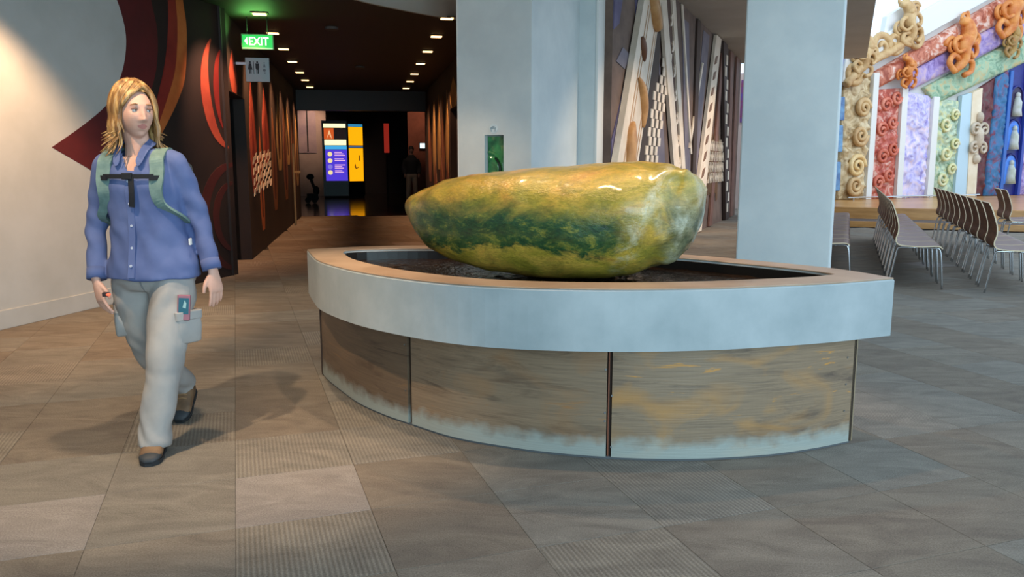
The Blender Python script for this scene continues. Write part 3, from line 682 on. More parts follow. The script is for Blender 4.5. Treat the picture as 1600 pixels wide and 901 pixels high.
def plank(name, quad, e0, e1, m, label=None):
    mb = MB(); mb.prism(quad, F, e0, e1); o = mb.build(name, m, house, bevel=.01)
    if label: o['label'] = label
    return o
Z0 = .385
carved('carved_panel', [(-.02, Z0), (.90, Z0), (.88, 3.6), (-.06, 3.5)], .0, .16, P_['beige'], 3, 24, 'beige carved panel with spirals', sz=.7)
plank('white_post', [(.88, Z0), (1.08, Z0), (1.08, 3.66), (.88, 3.66)], -.05, .12, wp)
carved('carved_panel', [(1.09, Z0), (2.05, Z0), (2.0, 3.32), (1.08, 3.25)], .0, .12, P_['red'], 8, 26, 'red carved panel', sz=.5)
plank('white_post', [(2.06, Z0), (2.28, Z0), (2.22, 3.32), (2.0, 3.32)], -.05, .10, wp)
carved('carved_panel', [(2.30, Z0), (3.27, Z0), (3.24, 3.15), (2.23, 3.24)], .0, .10, P_['lav'], 5, 26, 'lavender carved panel', sz=.45)
plank('white_post', [(3.27, Z0), (3.51, Z0), (3.48, 3.14), (3.24, 3.14)], -.05, .10, wp)
carved('carved_panel', [(3.53, Z0), (4.46, Z0), (4.38, 3.06), (3.48, 3.10)], .0, .12, P_['green'], 13, 26, 'pale green and yellow carved panel', sz=.5)
plank('pale_blue_post', [(4.44, Z0), (4.92, Z0), (4.8, 3.3), (4.40, 3.2)], -.05, .08, mat('pale_blue_paint', S(186, 212, 226), rough=.5))
plank('cream_post', [(4.93, Z0), (5.32, Z0), (5.21, 3.45), (4.80, 3.3)], -.05, .10, M['cream'])
carved('carved_panel', [(5.30, Z0), (5.76, Z0), (5.85, 3.75), (5.22, 3.45)], .0, .10, P_['wine'], 21, 14, 'dark wine carved panel', sz=.5)
carved('carved_panel', [(5.78, Z0), (6.40, Z0), (6.36, 4.0), (5.84, 3.74)], .05, .08, P_['teal'], 22, 16, 'teal and violet carved post', sz=.4)
dbp = mat('deep_blue_paint', S(22, 26, 104), S(34, 40, 130), rough=.45, scale=3)
plank('blue_porch_frame', [(6.40, Z0), (8.6, Z0), (8.6, 5.0), (6.36, 4.0)], -.12, .0, dbp)
carved('carved_panel', [(7.35, Z0), (7.95, Z0), (7.95, 4.6), (7.35, 4.3)], .05, .08, P_['purple'], 25, 14, 'violet carved panel at the porch edge', sz=.4)
plank('blue_post', [(6.38, Z0), (6.52, Z0), (6.52, 4.0), (6.38, 3.95)], 0, .1, mat('bright_blue_paint', S(40, 96, 180), rough=.4)); plank('blue_post', [(7.2, Z0), (7.32, Z0), (7.32, 4.3), (7.2, 4.25)], 0, .1, mat('mid_blue_paint', S(44, 66, 160), rough=.4))
nic = mat('niche_blue', S(60, 110, 220), S(90, 150, 236), rough=.5, scale=3); nfig = mat('niche_figure_paint', S(196, 200, 200), S(170, 178, 160), rough=.5, scale=5)
for z0 in (.72, 1.72, 2.68):
    mb = MB(); pl = [(6.58, z0), (7.12, z0), (7.12, z0+.55)]+[(6.85+.27*math.cos(PI*k/10), z0+.55+.3*math.sin(PI*k/10)) for k in range(1, 10)]+[(6.58, z0+.55)]
    mb.prism(pl, F, .0, .02); o = mb.build('arched_niche', nic if z0 < 2.5 else mat('dark_niche', S(50, 34, 70), rough=.5), house)
    mb = MB(); mb.tube([F(6.85, z0+.02, .05), F(6.84, z0+.2, .06), F(6.86, z0+.42, .06), F(6.85, z0+.6, .05)], [.16, .13, .12, .05], 10); mb.ball(F(6.85, z0+.62, .06), .07, .07, .09)
    mb.build('niche_figure', nfig, o, True)
    mb = MB(); mb.tube([F(6.56, z0, .03)]+[F(u*1.0, v, .03) for u, v in [(6.56, z0+.55)]+[(6.85+.29*math.cos(PI-PI*k/10), z0+.55+.33*math.sin(PI*k/10)) for k in range(1, 10)]+[(7.14, z0+.55)]]+[F(7.14, z0, .03)], .03, 6)
    mb.build('niche_rim', dbp, o, True)
for z, ln in ((.62, .75), (1.62, .68), (2.42, .6), (3.3, .9)):
    mb = MB(); mb.prism([(-.22, z), (-.06, z), (-.09, z+ln), (-.25, z+ln)], F, -.05, .1); mb.build('blue_block', mat('blue_block_paint', *(S(60, 90, 150), S(120, 170, 210)) if z < 3 else (S(90, 80, 170), S(110, 100, 190)), rough=.4, scale=3), house, bevel=.02)
# carved knot on the cream post
def scroll(mb, c, r, turns=1.6, w=.05, hd=1, e=.14, a0=0):
    pts = []; n = int(turns*16)
    for k in range(n+1):
        t = k/n; a = a0+hd*2*PI*turns*t; rr = r*(1-.82*t); pts.append(F(c[0]+rr*math.cos(a), c[1]+rr*math.sin(a), e+.06*t))
    mb.tube(pts, [w*(1-.45*k/n) for k in range(n+1)], 8)
def carving(name, m, fn, label=None):
    mb = MB(); fn(mb); o = mb.build(name, m, house, True)
    if label: o['label'] = label
    return o
knot = mat('grey_beige_carving', S(176, 160, 140), S(206, 192, 172), rough=.55, scale=5)
def _k(mb):
    for zc in (1.75, 2.28):
        scroll(mb, (4.98, zc), .2, 1.4, .055, 1); scroll(mb, (5.34, zc), .2, 1.4, .055, -1, a0=PI)
    mb.ball(F(5.14, 2.05, .16), .14, .12, .3); mb.ball(F(5.14, 2.62, .14), .11, .1, .16); mb.ball(F(5.14, 1.45, .14), .12, .1, .14)
carving('carved_knot', knot, _k)
# diagonal bargeboards
bq = [(-.28, 3.36), (7.6, 7.02), (7.6, 7.95), (.0, 4.02)]
plank('white_bargeboard', [(-.28, 3.36), (8.6, 7.48), (8.6, 8.42), (-.2, 3.95)], .02, .16, wp, 'white sloping bargeboard')
plank('white_bargeboard', [(1.2, 4.55), (8.6, 8.02), (8.6, 8.85), (1.3, 5.12)], -.12, .04, mat('soft_white_paint', S(236, 238, 240), rough=.5), 'upper white sloping board')
def band(name, lo0, lo1, hi0, hi1, e, amp, m, seed, lab, sz=.5): return carved(name, [lo0, lo1, hi1, hi0], e, amp, m, seed, 70, lab, sz=sz)
band('carved_band', (1.05, 3.27), (8.4, 6.42), (1.02, 3.70), (8.4, 7.2), .10, .16, P_['rust'], 31, 'rust and pink carved sloping band', .7)
band('carved_band', (2.3, 3.26), (8.4, 5.62), (2.1, 3.66), (8.4, 6.42), .06, .12, P_['purple'], 32, 'purple carved sloping band', .6)
band('carved_band', (3.4, 2.96), (8.4, 4.72), (2.9, 3.36), (8.4, 5.62), .04, .12, P_['mint'], 33, 'mint carved sloping band', .5)
tan_c = mat('tan_carving', S(186, 146, 96), S(216, 184, 134), rough=.5, scale=4); org_c = mat('orange_figure_paint', S(196, 104, 36), S(226, 154, 82), rough=.45, scale=4)
def tiki(c, s, m, seed, lab):
    def fn(mb):
        r = random.Random(seed); x, z = c; lean_ = r.uniform(-.35, .35); Q = lambda u, v, e: F(x+s*(u*math.cos(lean_)-v*math.sin(lean_)), z+s*(u*math.sin(lean_)+v*math.cos(lean_)), e)
        mb.tube(catmull([Q(-.1, -.75, .2), Q(.08, -.4, .26), Q(-.04, 0, .28), Q(.06, .32, .3), Q(-.1, .62, .3), Q(-.34, .66, .28)], 5), [s*(.10+.13*math.sin(PI*k/25)) for k in range(26)], 10)
        mb.ball(Q(.02, .34, .36), .17*s, .16*s, .16*s)
        for k in (-1, 1):
            mb.tube(catmull([Q(.05*k, .12, .3), Q(.36*k, .16, .32), Q(.52*k, -.06, .32), Q(.34*k, -.26, .36), Q(.14*k, -.16, .42)], 5), [.085*s*(1-.02*q) for q in range(21)], 8)
            mb.tube(catmull([Q(.05*k, -.4, .25), Q(.40*k, -.36, .3), Q(.50*k, -.62, .28), Q(.2*k, -.82, .3)], 5), .085*s, 8)
            p_ = Q(.46*k, .34 if k > 0 else -.1, 0)-FP*0
            uu = (p_).dot(FD); scroll(mb, (uu, p_.z), .26*s, 1.7, .075*s, k, .2, a0=r.random()*6)
        p_ = Q(-.2, .8, 0); scroll(mb, (p_.dot(FD), p_.z), .2*s, 1.5, .06*s, -1, .22, a0=1)
    return carving('carved_figure', m, fn, lab)
tiki((.35, 4.05), .62, tan_c, 1, 'tan carved figure low on the bargeboard')
tiki((1.85, 5.0), .72, tan_c, 2, 'tan carved figure high on the bargeboard')
carving('carved_scroll', tan_c, lambda mb: (scroll(mb, (1.0, 4.3), .36, 1.5, .1, 1), scroll(mb, (1.5, 4.45), .3, 1.5, .09, -1), scroll(mb, (2.3, 4.62), .3, 1.5, .09, 1, a0=2), scroll(mb, (.1, 3.62), .3, 1.5, .1, -1), mb.tube(catmull([F(-.2, 3.3, .2), F(.2, 3.7, .22), F(.8, 4.0, .2), F(1.4, 4.25, .2), F(2.0, 4.6, .2)], 5), .11, 8)))
tiki((4.05, 4.5), .92, org_c, 3, 'orange carved figure on the sloping band'); tiki((5.95, 5.55), .95, org_c, 4, 'orange carved figure near the top right')
tiki((1.95, 3.72), .5, org_c, 5, 'small orange carved figure above the red panel'); tiki((7.6, 6.3), .9, org_c, 6, 'orange carved figure at the upper edge')
tiki((6.1, 4.75), .55, mat('olive_carving', S(150, 110, 60), S(180, 150, 90), rough=.5, scale=4), 7, 'olive carved figure')
for k, (x, z, s) in enumerate(((.5, 2.05, .26), (.45, 1.25, .30), (.42, .75, .26), (.55, 2.75, .24))):
    carving('carved_scroll', tan_c if k != 1 else mat('gold_carving', S(216, 176, 112), S(240, 214, 160), rough=.4, scale=4), lambda mb: scroll(mb, (x, z), s, 1.8, .075, 1 if k % 2 else -1, .12))
for k, (x, z) in enumerate(((1.5, .8), (1.6, 1.5), (1.5, 2.2), (1.6, 2.85))):
    carving('carved_scroll', mat('coral_carving', S(190, 80, 56), S(224, 140, 116), rough=.5, scale=4), lambda mb: (scroll(mb, (x-.18, z), .2, 1.5, .06, 1, .08), scroll(mb, (x+.2, z+.22), .18, 1.5, .055, -1, .08)))
for k, (x, z) in enumerate(((4.0, .9), (4.05, 1.6), (3.95, 2.4))):
    carving('carved_scroll', mat('pale_yellow_carving', S(206, 204, 140), S(226, 224, 190), rough=.5, scale=4), lambda mb: (scroll(mb, (x-.15, z), .2, 1.5, .055, -1, .08), scroll(mb, (x+.2, z+.25), .17, 1.5, .05, 1, .08)))
rl = MB(); rl.tube([F(-.2, .46, .5), F(4.9, .46, .5)], .018, 8)
for k in range(6): rl.tube([F(.0+.95*k, .385, .5), F(.0+.95*k, .46, .5)], .016, 6)
o = rl.build('low_rail', M['chrome'], house); o['label'] = 'low shiny rail in front of the panels'
# roof rafters of the glazed hall over the stage
for k in range(3):
    mb = MB(); boxm(mb, U, .25+3.2*k, .45+3.2*k, -5, 32, 8.9, 9.2); struct(mb.build('trim_%d' % (6+k), M['white']))

# ------------------------------------------------------------------ rows of chairs
CX = [(-.300, .93), (-.270, .87), (-.235, .77), (-.212, .68), (-.210, .60), (-.226, .54), (-.222, .495), (-.19, .466), (-.12, .456), (0, .452), (.10, .458), (.165, .462), (.205, .455), (.222, .436)]
cprof = [tuple(p)[:2] for p in catmull([(x, z, 0) for x, z in CX], 3)]
def make_chair():
    t = thing('stacking_chair', 'chair', 'chair')
    hw = .275; th = .006; n = len(cprof); v = []; f = []; mi = []
    sh = MB()
    for i, (x, z) in enumerate(cprof):
        x0, z0 = cprof[max(i-1, 0)]; x1, z1 = cprof[min(i+1, n-1)]; tl = math.hypot(x1-x0, z1-z0); nx, nz = -(z1-z0)/tl, (x1-x0)/tl
        wd = hw*(1-.10*max(0, (z-.6)/.33)**2)
        v += [(x+nx*th, -wd, z+nz*th), (x+nx*th, wd, z+nz*th), (x-nx*th, wd, z-nz*th), (x-nx*th, -wd, z-nz*th)]
    for i in range(n-1):
        a = 4*i
        for k, m in ((0, 0), (1, 2), (2, 1), (3, 2)): f.append((a+k, a+(k+1) % 4, a+4+(k+1) % 4, a+4+k)); mi.append(m)
    f += [(0, 3, 2, 1), (4*n-4, 4*n-3, 4*n-2, 4*n-1)]; mi += [2, 2]
    split = 18                                                     # backrest above, seat below: one bent shell, two looks
    def sub(name, i0, i1, lab=None):
        vv = v[4*i0:4*i1+4]; ff = []; mm = []
        for i in range(i1-i0):
            a = 4*i
            for k, m in ((0, 0), (1, 2), (2, 1), (3, 2)): ff.append((a+k, a+(k+1) % 4, a+4+(k+1) % 4, a+4+k)); mm.append(m)
        q = 4*(i1-i0); ff += [(0, 3, 2, 1), (q, q+1, q+2, q+3)]; mm += [2, 2]
        o = mesh_obj(name, vv, ff, None, t, False, [M['seat_wood'], M['walnut'], M['ply_edge']], mm)
        bm = bmesh.new(); bm.from_mesh(o.data); bmesh.ops.recalc_face_normals(bm, faces=bm.faces); bm.to_mesh(o.data); bm.free(); return o
    sub('backrest', 0, split); sub('seat', split, n-1)
    for sy in (-1, 1):
        y = sy*.235
        mb = MB(); mb.tube(catmull([(.0, y, .437), (.17, y, .437), (.205, y, .41), (.222, y, .3), (.25, y, 0)], 5), .010, 8); mb.build('leg', M['chrome'], t, True)
        mb = MB(); mb.tube(catmull([(-.02, y*.97, .437), (-.17, y*.97, .437), (-.205, y*.97, .41), (-.225, y*.97, .3), (-.27, y*.97, 0)], 5), .010, 8); mb.build('leg', M['chrome'], t, True)
    mb = MB(); mb.tube([(.08, -.235, .432), (.08, .235, .432)], .009, 6); mb.build('cross_bar', M['chrome'], t); mb = MB(); mb.tube([(-.08, -.23, .432), (-.08, .23, .432)], .009, 6); mb.build('cross_bar', M['chrome'], t)
    return t
chair0 = make_chair(); used = [False]
def place_chair(a, b, label, grp):
    if not used[0]: r = chair0; used[0] = True
    else:
        r = chair0.copy(); COL.objects.link(r)
        for ch in chair0.children: c = ch.copy(); COL.objects.link(c); c.parent = r
    r.location = U(a, b); r.rotation_euler = (0, 0, -AU); r['label'] = label; r['group'] = grp
OR = ['nearest', 'second', 'third', 'fourth', 'fifth', 'sixth', 'seventh', 'eighth', 'ninth', 'tenth', 'eleventh']
for (a, b0, n, desc, grp) in ((-.16, 9.78, 10, 'row behind right pillar', 'chairs in the row behind the pillar'), (.745, 9.78, 10, 'row just right of the fountain tip', 'chairs in the row right of the fountain'),
                              (1.65, 9.70, 10, 'second row right of the fountain', 'chairs in the second row right'), (2.53, 14.4, 2, 'far row at the right edge', 'chairs in the farthest right row')):
    for k in range(n):
        o_ = 'nearest' if k == 0 else ('far end' if k == n-1 else OR[k]+' from near end')
        place_chair(a, b0+.6*k, f'walnut chair, {o_} of the {desc}', grp)

# ------------------------------------------------------------------ fountain
FO = Vector((.30, 4.3, 0))
fo = thing('fountain', 'eye-shaped fountain with a pale concrete rim, weathered panels and dark water', 'fountain', FO)
front = [(-1.28, 4.97), (-1.175, 4.66), (-1.052, 4.353), (-.83, 4.02), (-.60, 3.775), (-.30, 3.55), (0, 3.43), (.42, 3.375), (.83, 3.40), (1.13, 3.465), (1.45, 3.56), (1.79, 3.705)]
backp = [(1.79, 3.705), (1.64, 4.06), (1.27, 4.46), (1.0, 4.69), (.5, 4.98), (0, 5.14), (-.50, 5.20), (-.95, 5.14), (-1.28, 4.97)]
def line(pts, n): 
    P = [Vector((x, y, 0)) for x, y in catmull([(x, y, 0) for x, y in pts], 12) for x, y in [(x, y)]] if False else [Vector((p.x, p.y, 0)) for p in catmull([(x, y, 0) for x, y in pts], 12)]
    d = [0]
    for a, b in zip(P, P[1:]): d.append(d[-1]+(b-a).length)
    out = []; j = 0
    for k in range(n):
        s = d[-1]*k/(n-1)
        while j < len(d)-2 and d[j+1] < s: j += 1
        t = (s-d[j])/max(1e-9, d[j+1]-d[j]); out.append(P[j].lerp(P[j+1], min(1, t)))
    return out
fr = line(front, 61); ba = line(backp, 49)
outer = fr+ba[1:-1]; NO = len(outer)
def inset(fl_, bl_, df, db):
    """inset a front line and a back line, and trim both where they cross"""
    def off(l, d):
        r = []
        for i, p in enumerate(l):
            t = (l[min(i+1, len(l)-1)]-l[max(i-1, 0)]).normalized(); r.append(p+Vector((-t.y, t.x, 0))*d)
        return r
    a = off(fl_, df); b = off(bl_, db)
    def inside(p, l):        # left of the other line?
        k = min(range(len(l)-1), key=lambda i: ((l[i]+l[i+1])/2-p).length); t = l[k+1]-l[k]; q = p-l[k]
        return t.x*q.y-t.y*q.x > 0
    a = [p for p in a if inside(p, b)]; b = [p for p in b if inside(p, a)]
    m0 = (a[0]+b[-1])/2+(a[0]-a[3]).normalized()*.02; m1 = (a[-1]+b[0])/2+(a[-1]-a[-4]).normalized()*.02
    return [m0]+a[1:-1]+[m1], [m1]+b[1:-1]+[m0]
def resample(l, n):
    d = [0]
    for a, b in zip(l, l[1:]): d.append(d[-1]+(b-a).length)
    out = []; j = 0
    for k in range(n):
        s = d[-1]*k/(n-1)
        while j < len(d)-2 and d[j+1] < s: j += 1
        out.append(l[j].lerp(l[j+1], min(1, (s-d[j])/max(1e-9, d[j+1]-d[j]))))
    return out
inf, inb = inset(fr, ba, .19, .17); inf = resample(inf, 61); inb = resample(inb, 49); inner = inf+inb[1:-1]
def ring(mb, o_, i_, z0, z1, bev=.006):
    n = len(o_); Z = lambda p, z: p-FO+Vector((0, 0, z)); v = []
    c = lambda p, q, k: p+(q-p).normalized()*k
    for p, q in zip(o_, i_): v += [Z(c(p, q, .0), z0), Z(c(p, q, .0), z1-bev), Z(c(p, q, bev), z1), Z(c(q, p, bev), z1), Z(q, z1-bev), Z(q, z0)]
    f = []
    for i in range(n):
        j = (i+1) % n
        for k in range(6): f.append((6*i+k, 6*j+k, 6*j+(k+1) % 6, 6*i+(k+1) % 6))
    return mb.add(v, f)
mb = MB(); ring(mb, outer, inner, .525, .794); rim = mb.build('rim', M['concrete_rim'], fo)
mb = MB(); ring(mb, [p+((FO+Vector((.2, 0, 0)))-p).normalized()*.004 for p in outer], inner, .7942, .801, .002); o = mb.build('rim_warm_tint', mat('warm_light_tan', S(150, 126, 104), S(174, 152, 130), rough=.4, scale=3), fo); o['label'] = 'thin rim top layer tinted tan for warm reflected light'  # added layer; its tan stands in for warm light reflected on the rim top
mb = MB(); i2 = [p+((FO+Vector((.15, .1, 0)))-p).normalized()*.012 for p in inner]; ring(mb, inner, i2, .60, .785, .002); mb.build('basin_lining', mat('wet_dark_stone', S(30, 26, 24), rough=.3), fo)
mb = MB(); n = len(inner)
mb.prism([tuple((p-FO))[:2] for p in inner], lambda u, v, d: (u, v, d), .58, .60); mb.build('basin_floor', M['black'], fo)
# water
wt = bpy.data.materials.new('dark_water'); t_ = NT(wt); t_.p.inputs['Base Color'].default_value = S(44, 31, 22); t_.p.inputs['Roughness'].default_value = .10; t_.p.inputs['IOR'].default_value = 1.33
g = t_.add('ShaderNodeTexCoord').outputs['Object']; n1 = t_.add('ShaderNodeTexNoise', Scale=42, Detail=3); t_.link(g, n1.inputs['Vector']); b_ = t_.add('ShaderNodeBump', Strength=.5, Distance=.02); t_.link(n1.outputs[0], b_.inputs['Height']); t_.link(b_.outputs[0], t_.p.inputs['Normal'])
def in_poly(x, y, P):
    c = False; j = len(P)-1
    for i in range(len(P)):
        if (P[i].y > y) != (P[j].y > y) and x < (P[j].x-P[i].x)*(y-P[i].y)/(P[j].y-P[i].y)+P[i].x: c = not c
        j = i
    return c
gi = {}; wv_ = []; wf_ = []; gsz = .02
def wpt(i, j):
    if (i, j) not in gi:
        x, y = -1.3+gsz*i, 3.3+gsz*j; h = .0065*noise.noise(Vector((x*16, y*16, 0)))+.004*noise.noise(Vector((x*34, y*34, 5)))
        gi[(i, j)] = len(wv_); wv_.append((x-FO.x, y-FO.y, .735+h))
    return gi[(i, j)]
for i in range(160):
    for j in range(100):
        if in_poly(-1.3+gsz*(i+.5), 3.3+gsz*(j+.5), inner): wf_.append((wpt(i, j), wpt(i+1, j), wpt(i+1, j+1), wpt(i, j+1)))
mesh_obj('water', wv_, wf_, wt, fo, True)
# base wall, panels, seams
bf = line([(-1.22, 4.98), (-1.14, 4.80), (-1.03, 4.60), (-.87, 4.33), (-.70, 4.12), (-.523, 3.95), (-.28, 3.74), (0, 3.60), (.21, 3.525), (.435, 3.475), (.65, 3.452), (.867, 3.455), (1.171, 3.505), (1.42, 3.59), (1.63, 3.69)], 121)
bb_ = line([(1.63, 3.69), (1.56, 3.92), (1.18, 4.36), (.92, 4.58), (.44, 4.86), (0, 5.0), (-.50, 5.08), (-.95, 5.05), (-1.22, 4.98)], 61)
def wall_strip(mb, l, z0, z1, t0, t1, mi=0):
    v = []; n = len(l)
    for i, p in enumerate(l):
        t = (l[min(i+1, n-1)]-l[max(i-1, 0)]).normalized(); nn = Vector((t.y, -t.x, 0)); q = p-FO
        v += [q+nn*t1+Vector((0, 0, z0)), q+nn*t1+Vector((0, 0, z1)), q+nn*t0+Vector((0, 0, z1)), q+nn*t0+Vector((0, 0, z0))]
    f = [(4*i+k, 4*i+4+k, 4*i+4+(k+1) % 4, 4*i+(k+1) % 4) for i in range(n-1) for k in range(4)]+[(0, 1, 2, 3), (4*n-1, 4*n-2, 4*n-3, 4*n-4)]
    return mb.add(v, f, mi)
mb = MB(); wall_strip(mb, bf, .012, .53, -.06, -.018); wall_strip(mb, bb_, .012, .53, -.06, 0); mb.build('base_core', mat('base_core_paint', S(60, 46, 38), rough=.8), fo)
mb = MB(); wall_strip(mb, bf, 0, .012, -.05, -.008); mb.build('base_skirt', mat('plinth_grey', S(92, 96, 100), rough=.7), fo)  # thin grey skirt on the floor along the front base
def panel_mat(name, dark_, mid, warm, seed, warmth):
    m = bpy.data.materials.new(name); t = NT(m); p = t.p; p.inputs['Roughness'].default_value = .42; p.inputs['Specular IOR Level'].default_value = .45
    g = t.add('ShaderNodeTexCoord').outputs['Object']; mp = t.add('ShaderNodeMapping'); mp.inputs['Location'].default_value = (seed, seed*2.3, 0); mp.inputs['Scale'].default_value = (1.1, 1.1, 8); t.link(g, mp.inputs[0])
    n1 = t.add('ShaderNodeTexNoise', Scale=1.9, Detail=7, Roughness=.66, Distortion=.7); t.link(mp.outputs[0], n1.inputs['Vector'])
    c = t.ramp(n1.outputs[0], [(.30, dark_), (.48, mid), (.62, mid), (.62+.12*(1-warmth)+.03, warm)])
    mp2 = t.add('ShaderNodeMapping'); mp2.inputs['Scale'].default_value = (2, 2, 60); t.link(g, mp2.inputs[0])
    n2 = t.add('ShaderNodeTexNoise', Scale=2.5, Detail=3); t.link(mp2.outputs[0], n2.inputs['Vector'])
    c = t.mix(.55, c, t.ramp(n2.outputs[0], [(.3, (.72, .72, .74, 1)), (.7, (1.2, 1.18, 1.15, 1))]), 'MULTIPLY')
    mp3 = t.add('ShaderNodeMapping'); mp3.inputs['Scale'].default_value = (1, 1, 2); mp3.inputs['Location'].default_value = (seed*3, 0, 0); t.link(g, mp3.inputs[0])
    n3 = t.add('ShaderNodeTexNoise', Scale=2.2, Detail=5, Distortion=1.0); t.link(mp3.outputs[0], n3.inputs['Vector'])
    c = t.mix(t.ramp(n3.outputs[0], [(.50, (0, 0, 0, 1)), (.68, (.7*warmth, .7*warmth, .7*warmth, 1))]), c, warm)
    # lime scale left by splashing along the foot
    sx = t.add('ShaderNodeSeparateXYZ'); t.link(g, sx.inputs[0]); n4 = t.add('ShaderNodeTexNoise', Scale=14, Detail=6); t.link(g, n4.inputs['Vector'])
    a = t.add('ShaderNodeMath', _operation='MULTIPLY_ADD'); t.link(n4.outputs[0], a.inputs[0]); a.inputs[1].default_value = -.11; t.link(sx.outputs[2], a.inputs[2])
    c = t.mix(t.ramp(a.outputs[0], [(0, (.75, .75, .75, 1)), (.06, (0, 0, 0, 1))]), c, S(166, 178, 174)); t.link(c, p.inputs['Base Color'])
    b = t.add('ShaderNodeBump', Strength=.12, Distance=.01); t.link(n2.outputs[0], b.inputs['Height']); t.link(b.outputs[0], p.inputs['Normal']); return m
def seg(x0, x1, l=bf): return [p for p in l if x0 <= p.x <= x1]
pm = [panel_mat('panel_dark', S(80, 64, 52), S(110, 92, 75), S(136, 104, 72), 1.3, .35), panel_mat('panel_grey_brown', S(100, 84, 70), S(138, 119, 98), S(164, 118, 74), 4.1, .6), panel_mat('panel_ochre', S(98, 84, 74), S(142, 122, 100), S(188, 138, 76), 7.7, 1.0)]
for (x0, x1, m, lb_) in ((-1.3, -.53, pm[0], 'dark brown left panel'), (-.515, .428, pm[1], 'grey-brown middle panel'), (.445, 1.615, pm[2], 'ochre-streaked right panel')):
    l = [p for p in line([tuple(p)[:2] for p in bf], 601) if x0 <= p.x <= x1]; l = l[::4]+([l[-1]] if (len(l)-1) % 4 else [])
    mb = MB(); wall_strip(mb, l, .012, .524, -.018, 0); o = mb.build('panel', m, fo); o['label'] = lb_
l = [p for p in line([tuple(p)[:2] for p in bf], 601) if .430 <= p.x <= .443]
mb = MB(); wall_strip(mb, l, .014, .524, -.018, -.004); mb.build('seam_strip', mat('rust_seam', S(120, 70, 48), rough=.6), fo)
l = bb_[:4]
mb = MB(); wall_strip(mb, [p for p in bf if p.x > 1.612], .012, .524, -.03, .006); wall_strip(mb, [bb_[0], bb_[0].lerp(bb_[1], .6), bb_[1]], .012, .524, -.02, .004); mb.build('end_strip', mat('end_strip_wood', S(140, 122, 96), S(164, 144, 114), rough=.55, scale=6, stretch=(1, 1, .3)), fo)
for x, zs in ((-.545, (.18, .42)), (.415, (.18, .22, .42)), (.46, (.3, .06)), (1.585, (.17, .30, .43))):
    for z in zs:
        k = min(range(len(bf)), key=lambda i: abs(bf[i].x-x)); t = (bf[min(k+1, 120)]-bf[k-1]).normalized(); nn = Vector((t.y, -t.x, 0)); p = bf[k]-FO+Vector((0, 0, z))
        mb = MB(); mb.tube([p-nn*.002, p+nn*.002], .005, 10); mb.build('screw', M['steel'], fo)
mb = MB(); mb.tube([(-.05, .05, .60), (-.05, .05, .728)], .30, 24); mb.build('boulder_plinth', M['black'], fo)

# ------------------------------------------------------------------ boulder
bt = Vector((.9639, -.2661, 0)); bnrm = Vector((-.2661, -.9639, 0)); BO = Vector((.2, 4.28, 0))
tops = [(-.817, 1.107), (-.80, 1.13), (-.762, 1.165), (-.572, 1.243), (-.279, 1.289), (-.031, 1.307), (.242, 1.327), (.474, 1.333), (.668, 1.314), (.759, 1.289), (.80, 1.24), (.815, 1.20)]
bots = [(-.817, 1.107), (-.802, 1.064), (-.746, .976), (-.652, .871), (-.502, .81), (-.28, .765), (.008, .738), (.252, .735), (.45, .765), (.553, .80), (.682, .865), (.76, .935), (.80, 1.06), (.815, 1.20)]
def itp(tab, x):
    for (x0, y0), (x1, y1) in zip(tab, tab[1:]):
        if x <= x1: return y0+(y1-y0)*max(0, min(1, (x-x0)/(x1-x0)))
    return tab[-1][1]
wid = [(-.817, 0), (-.79, .10), (-.72, .19), (-.6, .27), (-.4, .36), (-.1, .43), (.2, .46), (.45, .45), (.62, .40), (.72, .32), (.78, .22), (.815, .02)]
NS, NR = 90, 72; v = []; f = []
for i in range(NS+1):
    u = i/NS; s = -.817+1.632*(.5-.5*math.cos(PI*u)); zt, zb, wd = itp(tops, s), itp(bots, s), itp(wid, s)
    zc, hz = (zt+zb)/2, (zt-zb)/2
    for k in range(NR):
        a = 2*PI*k/NR; ca, sa = math.cos(a), math.sin(a)
        yy = wd*abs(ca)**(.58 if ca > 0 and sa < 0 else .86)*(1 if ca > 0 else -1); zz = hz*abs(sa)**.92*(1 if sa > 0 else -1)
        yy *= 1+.10*sa if ca > 0 else 1                                            # the front leans out above
        p = Vector((s, -yy, zc+zz)); nr = Vector((.15*s, -ca, sa)).normalized()
        d = .012*noise.fractal(p*3.2, 1, 2, 4)+.004*noise.fractal(p*11, 1, 2, 3)
        rough = max(0, min(1, (s-.50)/.2)); d += rough*(.035*noise.fractal(p*5+Vector((3, 1, 0)), 1, 2, 5)-.02*abs(noise.noise(p*7)))
        dent = math.exp(-((s-.62-.25*(p.z-1.0))/.05)**2)*max(0, ca); d -= .022*dent
        v.append(p+nr*d*min(1, wd/.15)*min(1, hz/.05))
for i in range(NS):
    for k in range(NR): j = (k+1) % NR; f.append((i*NR+k, (i+1)*NR+k, (i+1)*NR+j, i*NR+j))
f.append(tuple(range(NR))); f.append(tuple(NS*NR+k for k in reversed(range(NR))))
bm_ = bpy.data.materials.new('greenstone_boulder'); t = NT(bm_); p = t.p; p.inputs['Roughness'].default_value = .3; p.inputs['Coat Weight'].default_value = .4; p.inputs['Coat Roughness'].default_value = .12
g = t.add('ShaderNodeTexCoord').outputs['Object']; sx = t.add('ShaderNodeSeparateXYZ'); t.link(g, sx.inputs[0])
def nz(scale, detail, stretch=(1, 1, 1), dist=0, rough=.6):
    mp = t.add('ShaderNodeMapping'); mp.inputs['Scale'].default_value = stretch; t.link(g, mp.inputs[0]); n_ = t.add('ShaderNodeTexNoise', Scale=scale, Detail=detail, Roughness=rough, Distortion=dist); t.link(mp.outputs[0], n_.inputs['Vector']); return n_.outputs[0]
